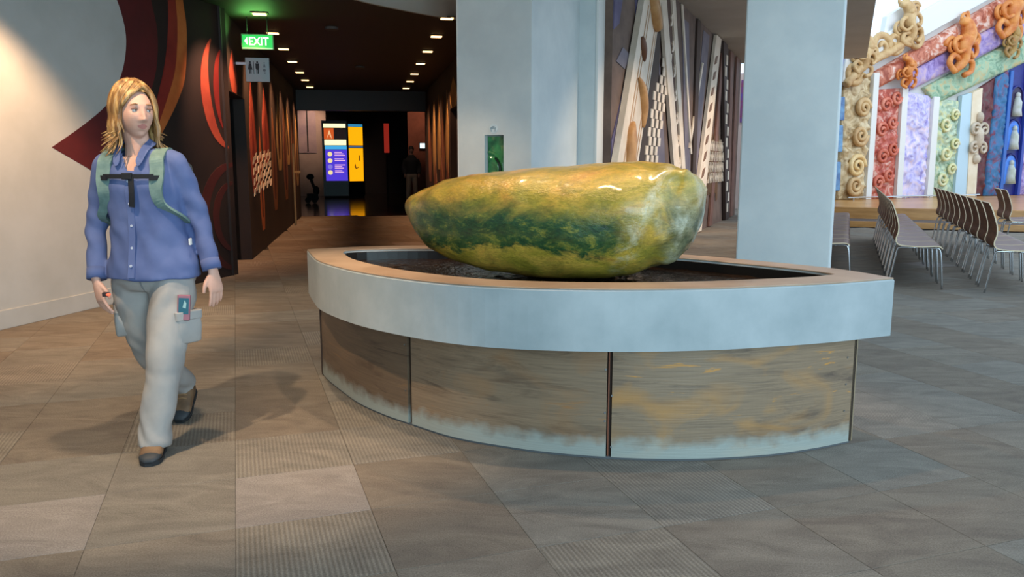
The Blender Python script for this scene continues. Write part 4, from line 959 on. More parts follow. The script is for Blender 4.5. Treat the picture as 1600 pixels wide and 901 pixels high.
def math_(op, a, b): 
    m = t.add('ShaderNodeMath', _operation=op)
    for i, q in enumerate((a, b)):
        if isinstance(q, (int, float)): m.inputs[i].default_value = q
        else: t.link(q, m.inputs[i])
    return m.outputs[0]
ochre_c = t.ramp(nz(3.0, 6, (1, 1, 2), .8), [(.30, S(142, 132, 48)), (.45, S(174, 154, 60)), (.58, S(206, 168, 74)), (.72, S(196, 140, 66))])
green_c = t.ramp(nz(11, 9, (1, 1, 2.0), .4, .78), [(.36, S(22, 54, 42)), (.52, S(52, 90, 54)), (.62, S(140, 140, 62)), (.72, S(170, 154, 74))])
zz = math_('ADD', sx.outputs[2], math_('MULTIPLY', math_('SUBTRACT', nz(2.2, 6, (1, 1, 1.4), .6, .72), .5), .46)); zz = math_('ADD', zz, math_('MULTIPLY', sx.outputs[0], .02))
bandm = t.ramp(zz, [(.86, (0, 0, 0, 1)), (.915, (1, 1, 1, 1)), (1.075, (1, 1, 1, 1)), (1.15, (0, 0, 0, 1))]) if False else None
mr = t.add('ShaderNodeMapRange'); t.link(zz, mr.inputs[0]); mr.inputs[1].default_value = .895; mr.inputs[2].default_value = .93
mr2 = t.add('ShaderNodeMapRange'); t.link(zz, mr2.inputs[0]); mr2.inputs[1].default_value = 1.20; mr2.inputs[2].default_value = 1.06
mx = t.add('ShaderNodeMapRange'); t.link(math_('ADD', sx.outputs[0], math_('MULTIPLY', nz(4, 4), .3)), mx.inputs[0]); mx.inputs[1].default_value = .72; mx.inputs[2].default_value = .52
mk = math_('MULTIPLY', math_('MULTIPLY', mr.outputs[0], mr2.outputs[0]), mx.outputs[0])
c = t.mix(mk, ochre_c, green_c)
olive = t.mix(t.ramp(nz(6, 6, (1, 1, 1.5), 1), [(.50, (0, 0, 0, 1)), (.66, (.5, .5, .5, 1))]), c, S(104, 112, 50)); c = olive
# pale rind on the broken end and a pale vein
me_ = t.add('ShaderNodeMapRange'); t.link(math_('ADD', sx.outputs[0], math_('MULTIPLY', math_('SUBTRACT', nz(5, 6, (1, 1, 1), .6), .5), .5)), me_.inputs[0]); me_.inputs[1].default_value = .56; me_.inputs[2].default_value = .70
lowm = t.add('ShaderNodeMapRange'); t.link(sx.outputs[2], lowm.inputs[0]); lowm.inputs[1].default_value = 1.24; lowm.inputs[2].default_value = 1.08
rind = t.ramp(nz(8, 7, (1, 1, 1), .4), [(.35, S(74, 84, 62)), (.5, S(136, 134, 104)), (.66, S(186, 186, 168))])
c = t.mix(math_('MULTIPLY', me_.outputs[0], lowm.outputs[0]), c, rind)
vein = math_('ABSOLUTE', math_('SUBTRACT', math_('ADD', math_('MULTIPLY', sx.outputs[2], -.45), math_('ADD', sx.outputs[0], math_('MULTIPLY', math_('SUBTRACT', nz(5, 4), .5), .14))), .05), 0)
c = t.mix(math_('MULTIPLY', t.ramp(vein, [(0, (.9, .9, .9, 1)), (.06, (0, 0, 0, 1))]), t.ramp(nz(9, 8, (1, 1, 1), .8, .72), [(.44, (0, 0, 0, 1)), (.62, (1, 1, 1, 1))])), c, S(206, 200, 172)); 
gr = t.ramp(nz(48, 6, (1, 1, 2.4), .6, .8), [(.32, (.58, .62, .56, 1)), (.68, (1.34, 1.32, 1.22, 1))]); c = t.mix(.8, c, gr, 'MULTIPLY')
t.link(c, p.inputs['Base Color']); b = t.add('ShaderNodeBump', Strength=.30, Distance=.02); t.link(nz(30, 6, (1, 1, 2), .3, .65), b.inputs['Height']); t.link(b.outputs[0], p.inputs['Normal'])
bo = mesh_obj('boulder', v, f, bm_, None, True); bo.location = BO; bo.rotation_euler = (0, 0, math.atan2(bt.y, bt.x))
tag(bo, 'big polished green and ochre stone boulder resting in the fountain', 'boulder')
#PART3
# ------------------------------------------------------------------ the walking visitor
WO = Vector((-1.70, 3.75, 0))
woman = thing('person', 'person in a blue shirt and grey trousers walking, blond hair, looking right', 'person', WO)
def adopt(o, root=None):
    root = root or woman; o.parent = root; o.matrix_parent_inverse = Matrix.Translation(-Vector(root.location)); return o
def tabf(tab):
    def g(z):
        if z <= tab[0][0]: return tab[0][1:]
        for a, b in zip(tab, tab[1:]):
            if z <= b[0]:
                t = (z-a[0])/(b[0]-a[0]); t = t*t*(3-2*t) if False else t
                return tuple(p+(q-p)*t for p, q in zip(a[1:], b[1:]))
        return tab[-1][1:]
    return g
# torso table: z, centre x, centre y, half width, half depth
torso = tabf([(.80, -1.692, 3.752, .209, .158), (.86, -1.693, 3.753, .202, .150), (.95, -1.697, 3.755, .186, .127), (1.06, -1.705, 3.755, .170, .116), (1.14, -1.712, 3.752, .168, .119), (1.22, -1.718, 3.750, .174, .127), (1.29, -1.723, 3.757, .172, .115), (1.335, -1.728, 3.765, .168, .098), (1.37, -1.733, 3.768, .120, .082), (1.40, -1.738, 3.768, .082, .070), (1.43, -1.738, 3.765, .064, .062)])
def ell(cx, cy, z, rx, ry, n=28, p=2.25):
    r = []
    for k in range(n):
        a = 2*PI*k/n; c, s = math.cos(a), math.sin(a)
        r.append(Vector((cx+rx*abs(c)**(2/p)*(1 if c > 0 else -1), cy+ry*abs(s)**(2/p)*(1 if s > 0 else -1), z)))
    return r
def front_y(x, z, off=.0):
    cx, cy, rx, ry = torso(z); q = min(.98, abs(x-cx)/rx); return cy-ry*(1-q**2.25)**(1/2.25)-off
RS, RE, RW = Vector((-1.888, 3.765, 1.315)), Vector((-1.962, 3.79, 1.055)), Vector((-1.932, 3.685, .805))
LS, LE, LW = Vector((-1.562, 3.765, 1.318)), Vector((-1.492, 3.815, 1.065)), Vector((-1.424, 3.765, .838))
HC = Vector((-1.728, 3.742, 1.557)); YAW = math.radians(47)
HF = Vector((math.sin(YAW), -math.cos(YAW), 0)); HR = Vector((math.cos(YAW), math.sin(YAW), 0)); HZ = Vector((0, 0, 1))
HF = (HF+HZ*-.05).normalized()
def head_pt(x, f, z): return HC+HR*x+HF*f+HZ*z
def gs_(v, m, s): return math.exp(-((v-m)/s)**2)
def head_shape(n1=72, n2=56):
    v = []; fc = []
    for i in range(n2+1):
        th = PI*i/n2
        for k in range(n1):
            ph = 2*PI*k/n1; sx = math.sin(th)*math.sin(ph); sf = math.sin(th)*math.cos(ph); sz = math.cos(th)
            x, f_, z = .074*sx, .094*sf, .120*sz
            if sz < 0:
                t_ = -sz; x *= 1-.30*t_**1.6
                if sf < 0: f_ *= 1-.45*t_
                else: f_ *= 1-.05*t_
            if f_ > 0 and sf > .2:
                w_ = min(1, (sf-.2)/.4); xx = abs(x)
                f_ -= .006*w_*gs_(z, .11, .05)
                d = -.010*gs_(xx, .031, .016)*gs_(z, .014, .014)+.004*gs_(z, .036, .012)*gs_(xx, .025, .03)
                prof = 0
                if -.05 < z < .03: prof = max(0, min(1, (.03-z)/.058))**1.1*(1 if z > -.030 else max(0, 1-(-.030-z)/.014))
                d += .025*gs_(x, 0, .0105)*prof+.009*gs_(xx, .013, .008)*gs_(z, -.030, .009)
                d += .005*gs_(xx, .045, .022)*gs_(z, -.018, .022)
                d += .0035*gs_(x, 0, .019)*gs_(z, -.056, .005)+.0045*gs_(x, 0, .016)*gs_(z, -.068, .006)-.005*gs_(x, 0, .024)*gs_(z, -.0615, .0028)
                d += -.005*gs_(x, 0, .02)*gs_(z, -.082, .008)+.007*gs_(x, 0, .022)*gs_(z, -.103, .014)
                f_ += d*w_
            v.append(head_pt(x, f_, z))
    for i in range(n2):
        for k in range(n1): j = (k+1) % n1; fc.append((i*n1+k, (i+1)*n1+k, (i+1)*n1+j, i*n1+j))
    return v, fc
def hand(mb, wr, d, wd, nrm, s=1.0, curl=.5):
    d = d.normalized(); wd = (wd-d*wd.dot(d)).normalized(); nrm = d.cross(wd) if d.cross(wd).dot(nrm) > 0 else wd.cross(d)
    P = lambda a, b, c: wr+d*(a*s)+wd*(b*s)+nrm*(c*s)
    rings = []
    for a, hw, ht in ((-.06, .024, .019), (-.02, .025, .018), (.0, .027, .017), (.03, .034, .016), (.06, .040, .015), (.085, .041, .013), (.096, .036, .010)):
        rings.append([P(a, hw*math.cos(2*PI*k/14), ht*math.sin(2*PI*k/14)+.004*(a/.09)) for k in range(14)])
    mb.loft(rings)
    for b, ln, r, cu in ((.029, .072, .0088, .75), (.010, .080, .0090, .9), (-.010, .074, .0086, 1.05), (-.028, .058, .0078, 1.2)):
        pts = [P(.065, b*.9, 0)]; a, c = .092, .004; pts.append(P(a, b, c)); ang = .15
        for seg, fr_ in ((.45, 1), (.32, 1), (.23, 1)):
            ang += curl*cu*.42; a += ln*seg*math.cos(ang); c += ln*seg*math.sin(ang); pts.append(P(a, b*1.02+.15*(a-.09)*(b/.03)*.2, c))
        mb.tube(catmull(pts, 3), [r*(1-.22*k/(3*(len(pts)-1))) for k in range(3*(len(pts)-1)+1)], 8)
    pts = [P(.012, .018, .004), P(.038, .040, .010), P(.064, .052, .016), P(.092, .056, .022)]
    mb.tube(catmull(pts, 3), [.0125-.0005*k for k in range(10)], 8)
    return P
body = MB()
hv, hf = head_shape(); body.add(hv, hf)
for sx in (-1, 1): body.ball(head_pt(.073*sx, -.012, -.002), .010, .020, .030, 10, 8, Matrix.Rotation(YAW, 3, 'Z'))
body.tube([head_pt(0, -.025, -.06), Vector((-1.735, 3.768, 1.42)), Vector((-1.738, 3.775, 1.33)), Vector((-1.735, 3.77, 1.22))], [.058, .054, .062, .08], 18)
body.loft([ell(cx, cy, z, rx-.022-(.03 if z < .9 else 0), ry-.020-(.045 if z < .9 else 0)) for z in (.78, .86, .95, 1.06, 1.14, 1.22, 1.29, 1.33, 1.36) for cx, cy, rx, ry in [torso(z)]])
def limb(mb, pts, rs, seg=14, n=6): 
    P = catmull(pts, n); R = []
    for i in range(len(pts)-1):
        for k in range(n): t_ = k/n; R.append(rs[i]*(1-t_)+rs[i+1]*t_)
    R.append(rs[-1]); mb.tube(P, R, seg)
limb(body, [RS, RE, RW], [.05, .038, .025]); limb(body, [LS, LE, LW], [.05, .038, .025])
HLt, KLt, ALt = Vector((-1.600, 3.735, .80)), Vector((-1.603, 3.60, .44)), Vector((-1.640, 3.535, .085))
HRt, KRt, ARt = Vector((-1.800, 3.765, .80)), Vector((-1.785, 3.87, .42)), Vector((-1.742, 4.13, .15))
limb(body, [HLt, KLt, ALt], [.085, .055, .036]); limb(body, [HRt, KRt, ARt], [.085, .055, .036])
TL, TRt = Vector((-1.600, 3.40, .03)), Vector((-1.728, 4.02, .025))
limb(body, [ALt+Vector((0, .03, -.02)), (ALt+TL)/2+Vector((0, .02, -.012)), TL+Vector((0, .06, 0))], [.032, .024, .014]); limb(body, [ARt+Vector((0, .02, .0)), (ARt+TRt)/2+Vector((0, .02, 0)), TRt+Vector((0, .06, .015))], [.030, .024, .014])
hand(body, RW+Vector((.004, -.012, -.02)), Vector((.22, -.18, -1)), Vector((.75, -.6, .1)), Vector((.6, .7, 0)), .98, .55)
hand(body, LW+Vector((.008, -.004, -.02)), Vector((.16, -.10, -1)), Vector((-.55, -.8, .0)), Vector((-.75, .6, 0)), .98, .45)
skin = mat('skin', S(206, 158, 138), S(216, 170, 150), rough=.55, scale=12); lipm = mat('lip_skin', S(188, 122, 112), rough=.5)
bd = fuse(body, 'body', skin, .0042, None, 2); adopt(bd)
bd.data.materials.append(lipm)
for pl in bd.data.polygons:
    q = pl.center-HC; x, f_, z = q.dot(HR), q.dot(HF), q.z
    if f_ > .06 and -.074 < z < -.053 and abs(x) < .021*(1-((z+.0625)/.0125)**2): pl.material_index = 1
for sx in (-1, 1):
    c = head_pt(.030*sx, .0712, .013); mb = MB(); mb.ball(c, .0122, seg=16, rings=10); e = adopt(mb.build('eye', mat('eye_white', S(216, 208, 202), rough=.3), None, True))
    mb = MB(); mb.ball(c+HF*.0068+HR*.0035, .0066, seg=14, rings=8); i_ = mb.build('iris', mat('iris_grey', S(58, 62, 66), rough=.2), None, True); i_.parent = e
    mb = MB(); mb.tube([head_pt(.031*sx-.017, .0795, .0165), head_pt(.031*sx-.006, .0835, .0195), head_pt(.031*sx+.006, .0835, .0195), head_pt(.031*sx+.017, .0795, .0165)], [.002, .0042, .0042, .002], 6); adopt(mb.build('eyelid_line', mat('lash_brown', S(150, 106, 88), rough=.7), None, True))
    mb = MB(); mb.tube([head_pt(.031*sx-.021*1, .084, .036+.002*sx), head_pt(.031*sx, .0895, .040), head_pt(.031*sx+.021, .082, .036-.002*sx)], [.002, .0042, .002], 6); adopt(mb.build('eyebrow', mat('brow_brown', S(150, 110, 78), rough=.8), None, True))
# hair: a cap and many tapering locks from a parting
hairm = bpy.data.materials.new('blond_hair'); t = NT(hairm); t.p.inputs['Roughness'].default_value = .38
g = t.add('ShaderNodeTexCoord').outputs['Object']; n1 = t.add('ShaderNodeTexNoise', Scale=30, Detail=3); mp = t.add('ShaderNodeMapping'); mp.inputs['Scale'].default_value = (1.6, 1.6, .35); t.link(g, mp.inputs[0]); t.link(mp.outputs[0], n1.inputs['Vector'])
t.link(t.ramp(n1.outputs[0], [(.32, S(104, 70, 38)), (.5, S(152, 112, 64)), (.68, S(208, 168, 108))]), t.p.inputs['Base Color'])
mb = MB(); rnd = random.Random(4)
def hp(th, ph, k=1.0):       # point on the hair ellipsoid; ph from the face direction, positive to the head's image-right side
    return head_pt(.088*k*math.sin(th)*math.sin(ph), -.014+.104*k*math.sin(th)*math.cos(ph), .010+.130*k*math.cos(th))
v = []; f = []; n1_, n2_ = 36, 16
for i in range(n2_+1):
    for k in range(n1_):
        ph = 2*PI*k/n1_-PI; lim = math.radians(48 if abs(ph) < .7 else (48+(abs(ph)-.7)/.5*55 if abs(ph) < 1.2 else 112)); v.append(hp(lim*i/n2_, ph, .985))
for i in range(n2_):
    for k in range(n1_): j = (k+1) % n1_; f.append((i*n1_+k, (i+1)*n1_+k, (i+1)*n1_+j, i*n1_+j))
mb.add(v, f)
PART = math.radians(28)
for k in range(230):
    a = rnd.uniform(62, 298); ph = math.radians(a if a <= 180 else a-360); lay = rnd.uniform(.99, 1.09)
    pts = []; frontish = max(0, 1-(abs(ph)-math.radians(62))/.5)
    for i in range(7):
        t_ = i/6; th = math.radians(6+96*t_); p_ = ph
        if frontish > 0: p_ = PART*.6*(1-t_)**1.5*frontish+ph*(1-frontish*(1-t_)**1.8)
        pts.append(hp(th, p_, lay))
    back = abs(ph) > math.radians(120); ln = rnd.uniform(.075, .19)*(1.0 if back else .95)
    last = pts[-1]; out = (last-HC); out.z = 0; out.normalize(); wob = rnd.uniform(-.018, .018); side = Vector((-out.y, out.x, 0))
    fl_ = rnd.uniform(.005, .055)
    pts += [last+out*.008*1+HZ*(-ln*.35)+side*wob*.4, last+out*(.004)+HZ*(-ln*.72)+side*wob, last+out*fl_+HZ*(-ln)+side*wob*1.6]
    P = catmull(pts, 3); n = len(P); w0 = rnd.uniform(.007, .013)
    mb.tube(P, [(w0*(.55+.45*math.sin(PI*min(1, .15+.7*i/n)))*(1 if i < n*.75 else max(.15, 1-(i/n-.75)/.25)), .6*w0*(1 if i < n*.75 else max(.15, 1-(i/n-.75)/.25))) for i in range(n)], 6)
for k in range(60):                                                   # fringe swept from the parting to both sides of the forehead
    sd = -1 if rnd.random() < .78 else 1; pts = []
    s0 = rnd.uniform(0, 1); e = math.radians(rnd.uniform(58, 86))*sd; lay = rnd.uniform(1.0, 1.06)
    for i in range(8):
        t_ = i/7; th = math.radians(10+s0*26+(88-10-s0*26)*t_**1.25); p_ = PART*(1-t_)+e*t_**(.55+.3*s0); pts.append(hp(th, p_, lay))
    last = pts[-1]; pts += [last+HZ*-.05+HR*sd*.006, last+HZ*-.10+HR*sd*.012]
    P = catmull(pts, 3); n = len(P); w0 = rnd.uniform(.005, .009); mb.tube(P, [w0*(1 if i < n*.7 else max(.15, 1-(i/n-.7)/.3)) for i in range(n)], 6)
adopt(mb.build('hair', hairm, None, True, fix=False))
# shirt
shirt_m = bpy.data.materials.new('blue_shirt_cloth'); t = NT(shirt_m); t.p.inputs['Roughness'].default_value = .82; t.p.inputs['Specular IOR Level'].default_value = .2
g = t.add('ShaderNodeTexCoord').outputs['Object']; n1 = t.add('ShaderNodeTexNoise', Scale=7, Detail=5); t.link(g, n1.inputs['Vector']); t.link(t.ramp(n1.outputs[0], [(.35, S(84, 98, 142)), (.65, S(98, 112, 156))]), t.p.inputs['Base Color'])
n2 = t.add('ShaderNodeTexNoise', Scale=300, Detail=1); t.link(g, n2.inputs['Vector']); b = t.add('ShaderNodeBump', Strength=.12, Distance=.002); t.link(n2.outputs[0], b.inputs['Height']); t.link(b.outputs[0], t.p.inputs['Normal'])
mb = MB()
mb.loft([ell(cx, cy, z, rx, ry) for z in (.798, .83, .86, .90, .95, 1.0, 1.06, 1.1, 1.14, 1.18, 1.22, 1.26, 1.29, 1.32, 1.345, 1.37, 1.395) for cx, cy, rx, ry in [torso(z)]])
limb(mb, [RS+Vector((.05, 0, .005)), RS, RE, RW], [.055, .060, .050, .040], 16); limb(mb, [LS+Vector((-.05, 0, .005)), LS, LE, LW], [.055, .060, .050, .040], 16)
def folds(c):
    a = 0
    for (e, hh) in ((RE, 1), (LE, 1)):
        d = (c-e).length
        if d < .24: a += .0042*math.sin(c.z*62+c.x*30)*math.exp(-(d/.16)**2)
    if c.z < 1.15: a += .006*noise.noise(Vector((c.x*9, c.y*9, c.z*5)))*min(1, (1.2-c.z)/.2)
    a += .007*noise.noise(c*12)+.0035*math.sin((c.z*1.0+c.x*1.6)*40+3*noise.noise(c*6))*max(0, 1-abs(c.z-1.0)/.25)
    return a
sh = fuse(mb, 'shirt', shirt_m, .0075, None, 8, folds); adopt(sh)
bm = bmesh.new(); bm.from_mesh(sh.data)
def vneck(c):
    if c.z < 1.295 or c.y > 3.79: return False
    t_ = (c.z-1.295)/.10; return abs(c.x-(-1.722-.012*t_)) < .012+.042*t_ or c.z > 1.396
bmesh.ops.delete(bm, geom=[q for q in bm.faces if vneck(q.calc_center_median())], context='FACES'); bm.to_mesh(sh.data); bm.free()
def ribbon(name, pts, wv, th, m, wdir=None):
    """a flat strip through pts, width wv along wdir"""
    P = catmull(pts, 5); rings = []; n = len(P)
    for i, p in enumerate(P):
        t_ = (P[min(i+1, n-1)]-P[max(i-1, 0)]).normalized(); a = Vector(wdir or (1, 0, 0)); a = (a-t_*a.dot(t_)).normalized(); b_ = t_.cross(a); w_ = wv(i/(n-1)) if callable(wv) else wv
        rings.append([p+a*w_/2+b_*th/2, p-a*w_/2+b_*th/2, p-a*w_/2-b_*th/2, p+a*w_/2-b_*th/2])
    q = MB(); q.loft(rings); return q.build(name, m, None)
dk = mat('shirt_shadow_blue', S(74, 92, 146), rough=.85)
PX = lambda z: -1.722+.010*(1.3-z)*-1
pl = adopt(ribbon('placket', [Vector((PX(z), front_y(PX(z), z, .007), z)) for z in (1.28, 1.2, 1.1, 1.0, .9, .815)], .030, .005, shirt_m))
for z in (1.25, 1.15, 1.05, .95, .87):
    q = MB(); q.tube([Vector((PX(z), front_y(PX(z), z, .009), z)), Vector((PX(z), front_y(PX(z), z, .014), z))], .006, 10); adopt(q.build('button', mat('button_pale', S(190, 196, 214), rough=.3), None))
for sg in (-1, 1):                                                      # collar wings
    c = [Vector((-1.738+sg*.030, 3.83, 1.437)), Vector((-1.738+sg*.068, 3.775, 1.428)), Vector((-1.736+sg*.062, 3.705, 1.395)), Vector((-1.732+sg*.052, 3.655, 1.345)), Vector((-1.730+sg*.050, 3.640, 1.318))]
    adopt(ribbon('collar', c, lambda u: .042*(1-.35*u) if u < .8 else .030*(1-.8*(u-.8)/.2), .006, shirt_m, (sg*.8, -.3, -.55)))
for w_, e_ in ((RW, RE), (LW, LE)):
    d = (w_-e_).normalized(); q = MB(); q.tube([w_-d*.045, w_-d*.02, w_+d*.006], [.0440, .0445, .0440], 20); adopt(q.build('cuff', shirt_m, None, True))
q = MB(); q.box(-1.502, -1.494, 3.705, 3.725, .955, .985); adopt(q.build('white_label', M['white'], None))
# trousers
tr_m = bpy.data.materials.new('grey_trouser_cloth'); t = NT(tr_m); t.p.inputs['Roughness'].default_value = .85; t.p.inputs['Specular IOR Level'].default_value = .2
g = t.add('ShaderNodeTexCoord').outputs['Object']; n1 = t.add('ShaderNodeTexNoise', Scale=5, Detail=6); t.link(g, n1.inputs['Vector']); t.link(t.ramp(n1.outputs[0], [(.35, S(148, 146, 144)), (.65, S(170, 166, 162))]), t.p.inputs['Base Color'])
mb = MB()
mb.loft([ell(-1.695, 3.757, z, rx, ry) for z, rx, ry in ((.98, .165, .11), (.90, .178, .118), (.84, .188, .125), (.78, .186, .122), (.745, .150, .10))])
limb(mb, [Vector((-1.605, 3.745, .84)), Vector((-1.598, 3.70, .70)), Vector((-1.603, 3.615, .47)), Vector((-1.618, 3.575, .30)), Vector((-1.643, 3.535, .10)), Vector((-1.645, 3.525, .045))], [.096, .100, .087, .078, .072, .074], 18)
limb(mb, [Vector((-1.790, 3.765, .84)), Vector((-1.800, 3.785, .70)), Vector((-1.790, 3.85, .45)), Vector((-1.775, 3.95, .33)), Vector((-1.752, 4.10, .19)), Vector((-1.748, 4.13, .155))], [.096, .100, .086, .075, .070, .074], 18)
def tfold(c):
    kl = math.exp(-((c.z-.44)/.09)**2); lo_ = math.exp(-((c.z-.13)/.09)**2)
    return .006*noise.noise(c*11)+.0035*math.sin(c.z*62+c.x*60+7*noise.noise(c*5))*(kl*.6+lo_)+.009*noise.noise(Vector((c.x*9, c.y*9, c.z*4)))+.004*math.sin(c.z*34-c.x*60)*max(0, 1-abs(c.z-.68)/.14)
adopt(fuse(mb, 'trousers', tr_m, .0078, None, 7, tfold))
def pocket(name, c, hx, hy, hz, rz):
    q = MB(); R = Matrix.Rotation(rz, 3, 'Z'); rr = []
    for k, (z, s) in enumerate(((-hz, .80), (-hz*.9, .96), (0, 1.05), (hz*.85, 1.0), (hz, .94))):
        rr.append([Vector(c)+R @ Vector((hx*s*math.copysign(abs(math.cos(a))**.45, math.cos(a)), hy*s*math.copysign(abs(math.sin(a))**.45, math.sin(a)), z)) for a in [2*PI*i/20 for i in range(20)]])
    q.loft(rr); o = adopt(q.build(name, tr_m, None, True))
    q = MB(); 
    q.loft([[Vector(c)+R @ Vector((hx*1.08*math.copysign(abs(math.cos(a))**.45, math.cos(a)), hy*1.12*math.copysign(abs(math.sin(a))**.45, math.sin(a)), z)) for a in [2*PI*i/20 for i in range(20)]] for z in (hz*.55, hz*.6, hz*1.04, hz*1.08)])
    fl2 = q.build('pocket_flap', tr_m, None, True); fl2.parent = o
pocket('cargo_pocket', (-1.518, 3.665, .575), .034, .062, .072, math.radians(-35)); pocket('cargo_pocket', (-1.888, 3.80, .585), .030, .066, .075, math.radians(25))
q = MB(); q.tube(catmull([Vector((-1.708, 3.632, .80)), Vector((-1.705, 3.637, .775)), Vector((-1.698, 3.66, .745))], 4), .004, 6); adopt(q.build('fly_seam', mat('seam_grey', S(120, 120, 122), rough=.9), None))
# shoes
def shoe(heel, toe, up, ank):
    d = (toe-heel); ln = d.length; d.normalize(); up = Vector(up); up = (up-d*up.dot(d)).normalized(); sd = d.cross(up)
    q = MB(); rr = []
    for u, hw, h0, h1 in ((0, .022, .012, .060), (.06, .034, .012, .085), (.22, .042, .012, .112), (.40, .043, .012, .100), (.58, .047, .012, .080), (.78, .049, .012, .058), (.92, .038, .012, .042), (1, .018, .014, .028)):
        c = heel+d*(u*ln); rr.append([c+sd*(hw*math.copysign(abs(math.cos(a))**.8, math.cos(a)))+up*((h0+h1)/2+(h1-h0)/2*math.copysign(abs(math.sin(a))**.7, math.sin(a))) for a in [2*PI*i/18 for i in range(18)]])
    q.loft(rr); o = adopt(q.build('shoe', shoe_m, None, True))
    q = MB(); rr = []
    for h, s in ((0, .97), (.004, 1.0), (.020, 1.0)):
        rg = []
        for u, hw in ((0, .026), (.05, .036), (.25, .041), (.45, .042), (.62, .048), (.8, .050), (.93, .040), (1.02, .016)): rg.append(heel+d*(u*ln-.004)+sd*hw*s+up*h)
        for u, hw in ((1.02, .016), (.93, .040), (.8, .050), (.62, .048), (.45, .042), (.25, .041), (.05, .036), (0, .026)): rg.append(heel+d*(u*ln-.004)-sd*hw*s+up*h)
        rr.append(rg)
    q.loft(rr); s_ = q.build('sole', mat('dark_sole', S(34, 38, 42), rough=.7), None); s_.parent = o
    q = MB(); rr = []
    for u, hw, h0, h1 in ((.80, .0475, .014, .052), (.86, .046, .014, .050), (.93, .039, .014, .043), (1.01, .019, .014, .029)):
        c = heel+d*(u*ln); rr.append([c+sd*(hw*1.03*math.cos(a))+up*((h0+h1)/2+(h1-h0)/2*1.05*math.sin(a)) for a in [2*PI*i/16 for i in range(16)]])
    q.loft(rr); s_ = q.build('toe_cap', mat('toe_rubber', S(44, 50, 56), rough=.6), None, True); s_.parent = o
    q = MB(); q2 = 0
    for u in (.42, .5, .58):
        c = heel+d*(u*ln)+up*(.100-.125*(u-.42)+.001); q.tube([c+sd*.022-up*.004, c+up*.002, c-sd*.022-up*.004], .0035, 6)
    s_ = q.build('laces', mat('lace_tan', S(150, 118, 84), rough=.9), None); s_.parent = o
shoe_m = mat('brown_shoe_leather', S(96, 74, 54), S(124, 96, 70), rough=.6, scale=14)
shoe(Vector((-1.668, 3.625, .0)), Vector((-1.612, 3.385, .0)), (0, 0, 1), ALt)
shoe(Vector((-1.742, 4.205, .105)), Vector((-1.722, 3.985, .002)), (0, .35, 1), ARt)
# backpack
BPO = Vector((-1.71, 3.95, .95))
bp = thing('backpack', 'green-grey backpack with a dark chest strap worn by the walking person', 'backpack', BPO)
pk = mat('backpack_dark_cloth', S(38, 46, 52), S(50, 60, 66), rough=.85, scale=20); stm = mat('strap_green_cloth', S(96, 122, 118), S(116, 142, 136), rough=.85, scale=20); blk_m = mat('black_webbing', S(22, 24, 30), rough=.8)
q = MB(); rr = []
for z, hx, hy in ((.93, .10, .05), (.96, .145, .085), (1.08, .155, .105), (1.22, .15, .10), (1.32, .13, .085), (1.37, .08, .05)):
    rr.append([Vector((-1.712+hx*math.copysign(abs(math.cos(a))**.6, math.cos(a)), 3.965+hy*math.copysign(abs(math.sin(a))**.6, math.sin(a)), z)) for a in [2*PI*i/24 for i in range(24)]])
q.loft(rr); o = q.build('pack_body', pk, None, True); adopt(o, bp)
q = MB(); rr = []
for z, hx, hy in ((.98, .09, .02), (1.0, .11, .03), (1.14, .11, .035), (1.17, .09, .02)): rr.append([Vector((-1.712+hx*math.copysign(abs(math.cos(a))**.6, math.cos(a)), 4.075+hy*math.copysign(abs(math.sin(a))**.6, math.sin(a)), z)) for a in [2*PI*i/20 for i in range(20)]])
q.loft(rr); adopt(q.build('front_pocket', stm, None, True), bp)
for sg in (-1, 1):
    x = lambda z: -1.728+sg*(.122 if z > 1.2 else .122+.04*(1.2-z)/.15)
    pts = [Vector((-1.73+sg*.085, 3.90, 1.33)), Vector((-1.73+sg*.098, 3.83, 1.388)), Vector((-1.73+sg*.108, 3.76, 1.392)), Vector((-1.728+sg*.115, 3.68, 1.352))]+[Vector((x(z), front_y(x(z), z, .013), z)) for z in (1.30, 1.25, 1.20, 1.14)]+[Vector((-1.72+sg*.185, 3.73, 1.08)), Vector((-1.715+sg*.178, 3.86, 1.02))]
    o = ribbon('shoulder_strap', pts, lambda u: .062 if u < .55 else .062-.035*(u-.55)/.45, .012, stm, (1, 0, 0)); adopt(o, bp)
    xx = x(1.262); o2 = ribbon('buckle', [Vector((xx-.026, front_y(xx-.026, 1.265, .022), 1.265)), Vector((xx, front_y(xx, 1.265, .023), 1.265)), Vector((xx+.026, front_y(xx+.026, 1.265, .022), 1.265))], .022, .008, blk_m, (0, 0, 1)); adopt(o2, bp)
xs = [-1.728-.115+.23*k/6 for k in range(7)]
adopt(ribbon('chest_strap', [Vector((x, front_y(x, 1.272, .022), 1.272)) for x in xs], .020, .005, blk_m, (0, 0, 1)), bp)
q = MB(); q.box(-1.745, -1.700, front_y(-1.72, 1.272, .034), front_y(-1.72, 1.272, .016), 1.258, 1.288); adopt(q.build('chest_buckle', blk_m, None, bevel=.003), bp)
adopt(ribbon('strap_tail', [Vector((-1.706, front_y(-1.706, 1.26, .022), 1.27)), Vector((-1.704, front_y(-1.704, 1.2, .020), 1.2)), Vector((-1.712, front_y(-1.712, 1.14, .018), 1.135))], .024, .004, blk_m), bp)
